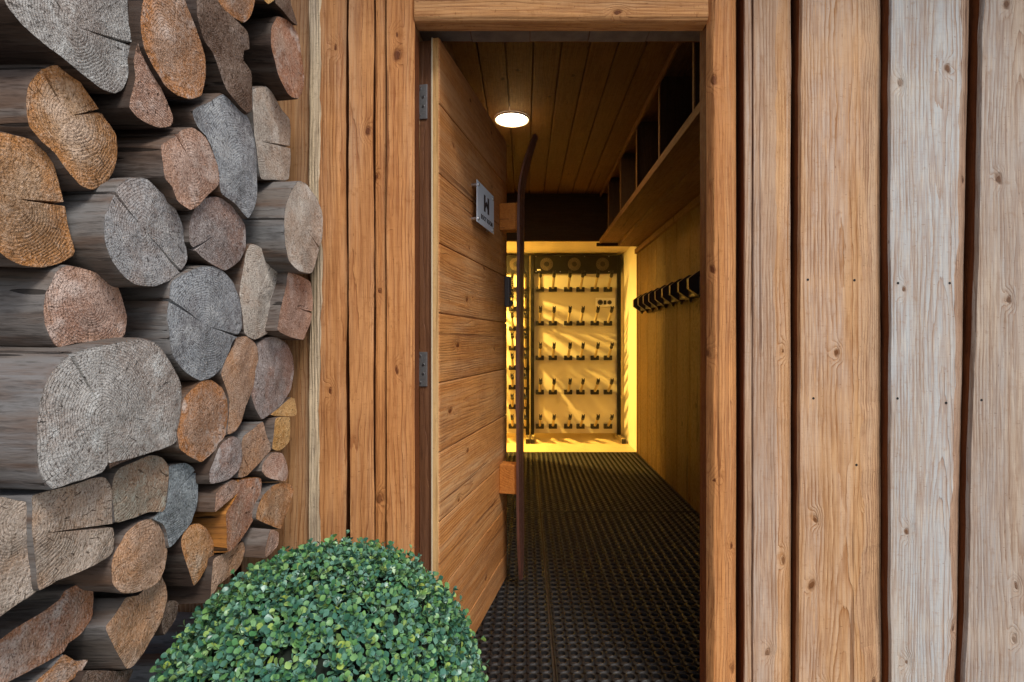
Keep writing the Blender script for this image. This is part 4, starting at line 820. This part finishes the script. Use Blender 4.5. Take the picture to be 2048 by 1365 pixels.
def leafmat():
    g = G('boxwood_leaf'); ge = g.N('ShaderNodeNewGeometry'); r_ = ge.outputs['Random Per Island']
    cr = g.N('ShaderNodeValToRGB'); g.put(cr.inputs[0], r_); e = cr.color_ramp.elements
    e[0].position = 0; e[0].color = (.03, .11, .07, 1); e[1].position = 1; e[1].color = (.30, .40, .07, 1)
    for p_, c_ in ((.25, (.06, .18, .13)), (.45, (.14, .29, .22)), (.60, (.06, .19, .07)), (.78, (.16, .32, .09)), (.90, (.20, .38, .17))):
        x_ = e.new(p_); x_.color = (*c_, 1)
    p = g.obj(); n = g.noise(p, 90, 3, .6); c = g.mix(g.step(n, .4, .7, 0, .35), cr.outputs[0], (.03, .09, .035))
    c = g.mix(g.step(g.noise(p, 14, 3), .5, .75, 0, .35), c, (.14, .28, .17))
    g.done(c, .36, g.noise(p, 160, 2), .0006, .6, spec=.55)
    g.b.inputs['Transmission Weight'].default_value = 0.0
    return g.m
m_leaf = leafmat()
rl = random.Random(11); V_ = []; F_ = []; TV = []; TF = []
tmpl = []   # a round spatulate leaf: rows along its length with a shallow cup
Lr = [(0, .06), (.18, .10), (.38, .34), (.60, .50), (.80, .44), (.94, .24), (1.0, .05)]
NSP = 7400; ga_ = math.pi*(3-math.sqrt(5))
for i in range(NSP):
    zc = 1-2*(i+.5)/NSP; rr = math.sqrt(1-zc*zc); th = i*ga_
    nrm = Vector((rr*math.cos(th), rr*math.sin(th), zc)); 
    if nrm.z < -.75: continue
    nrm = (nrm+Vector((rl.gauss(0, .05), rl.gauss(0, .05), rl.gauss(0, .05)))).normalized()
    clump = nz(nrm.x*5, nrm.y*5, nrm.z*5)
    base = Vector((0, 0, BC.z))+nrm*(BR-.035+rl.uniform(-.008, .004)+.004*clump)
    ax = (nrm+Vector((rl.gauss(0, .33), rl.gauss(0, .33), rl.gauss(0, .33)+.12))).normalized(); Ls = rl.uniform(.022, .042)*(1.5 if rl.random() < .04 else 1)
    t1 = ax.orthogonal().normalized(); t2 = ax.cross(t1); ph0 = rl.uniform(0, 6.28)
    # stem
    o_ = len(TV); sr = .0006
    for q_ in (0, 1):
        for k in range(3): TV.append(tuple(base+ax*Ls*q_+(t1*math.cos(k*2.09)+t2*math.sin(k*2.09))*sr))
    TF += [(o_+k, o_+(k+1) % 3, o_+3+(k+1) % 3, o_+3+k) for k in range(3)]
    npair = 3
    for pr_ in range(npair):
        at = base+ax*Ls*(.45+.55*pr_/(npair-1)); ph0 += math.pi/2+rl.uniform(-.3, .3)
        for sgn in (0, 1):
            if rl.random() < .08: continue
            ph = ph0+sgn*math.pi; side = t1*math.cos(ph)+t2*math.sin(ph)
            op = rl.uniform(.75, 1.3) if pr_ < npair-1 else rl.uniform(.25, .8)
            d = (ax*math.cos(op)+side*math.sin(op)).normalized(); nn = (ax*math.sin(op)-side*math.cos(op)).normalized(); wv = d.cross(nn)
            roll = rl.gauss(0, .35); nn, wv = nn*math.cos(roll)+wv*math.sin(roll), wv*math.cos(roll)-nn*math.sin(roll)
            Ll = rl.uniform(.0105, .0170)*(1 if pr_ < 2 else .85); o_ = len(V_); curl = rl.uniform(-.10, .35)
            for s_, hw in Lr:
                c0 = at+d*(Ll*s_)+nn*(Ll*curl*s_*s_*-.6)
                for e_ in (-1, 0, 1): V_.append(tuple(c0+wv*(e_*hw*Ll*.92)+nn*(Ll*(.10*abs(e_)*hw*2))))
            for k in range(len(Lr)-1):
                for e_ in (0, 1): F_.append((o_+k*3+e_, o_+k*3+e_+1, o_+k*3+3+e_+1, o_+k*3+3+e_))
def fast(name, V, F, mat, parent):
    me = bpy.data.meshes.new(name); me.from_pydata(V, [], F); me.materials.append(mat); me.polygons.foreach_set('use_smooth', [True]*len(F)); me.update()
    o = bpy.data.objects.new(name, me); col.objects.link(o); o.parent = parent; return o
fl_ = fast('foliage', V_, F_, m_leaf, ball); tw_ = fast('twigs', TV, TF, m_twig, ball)
for o in (fl_, tw_): o['kind'] = 'stuff'
print('faces leaves', len(F_))
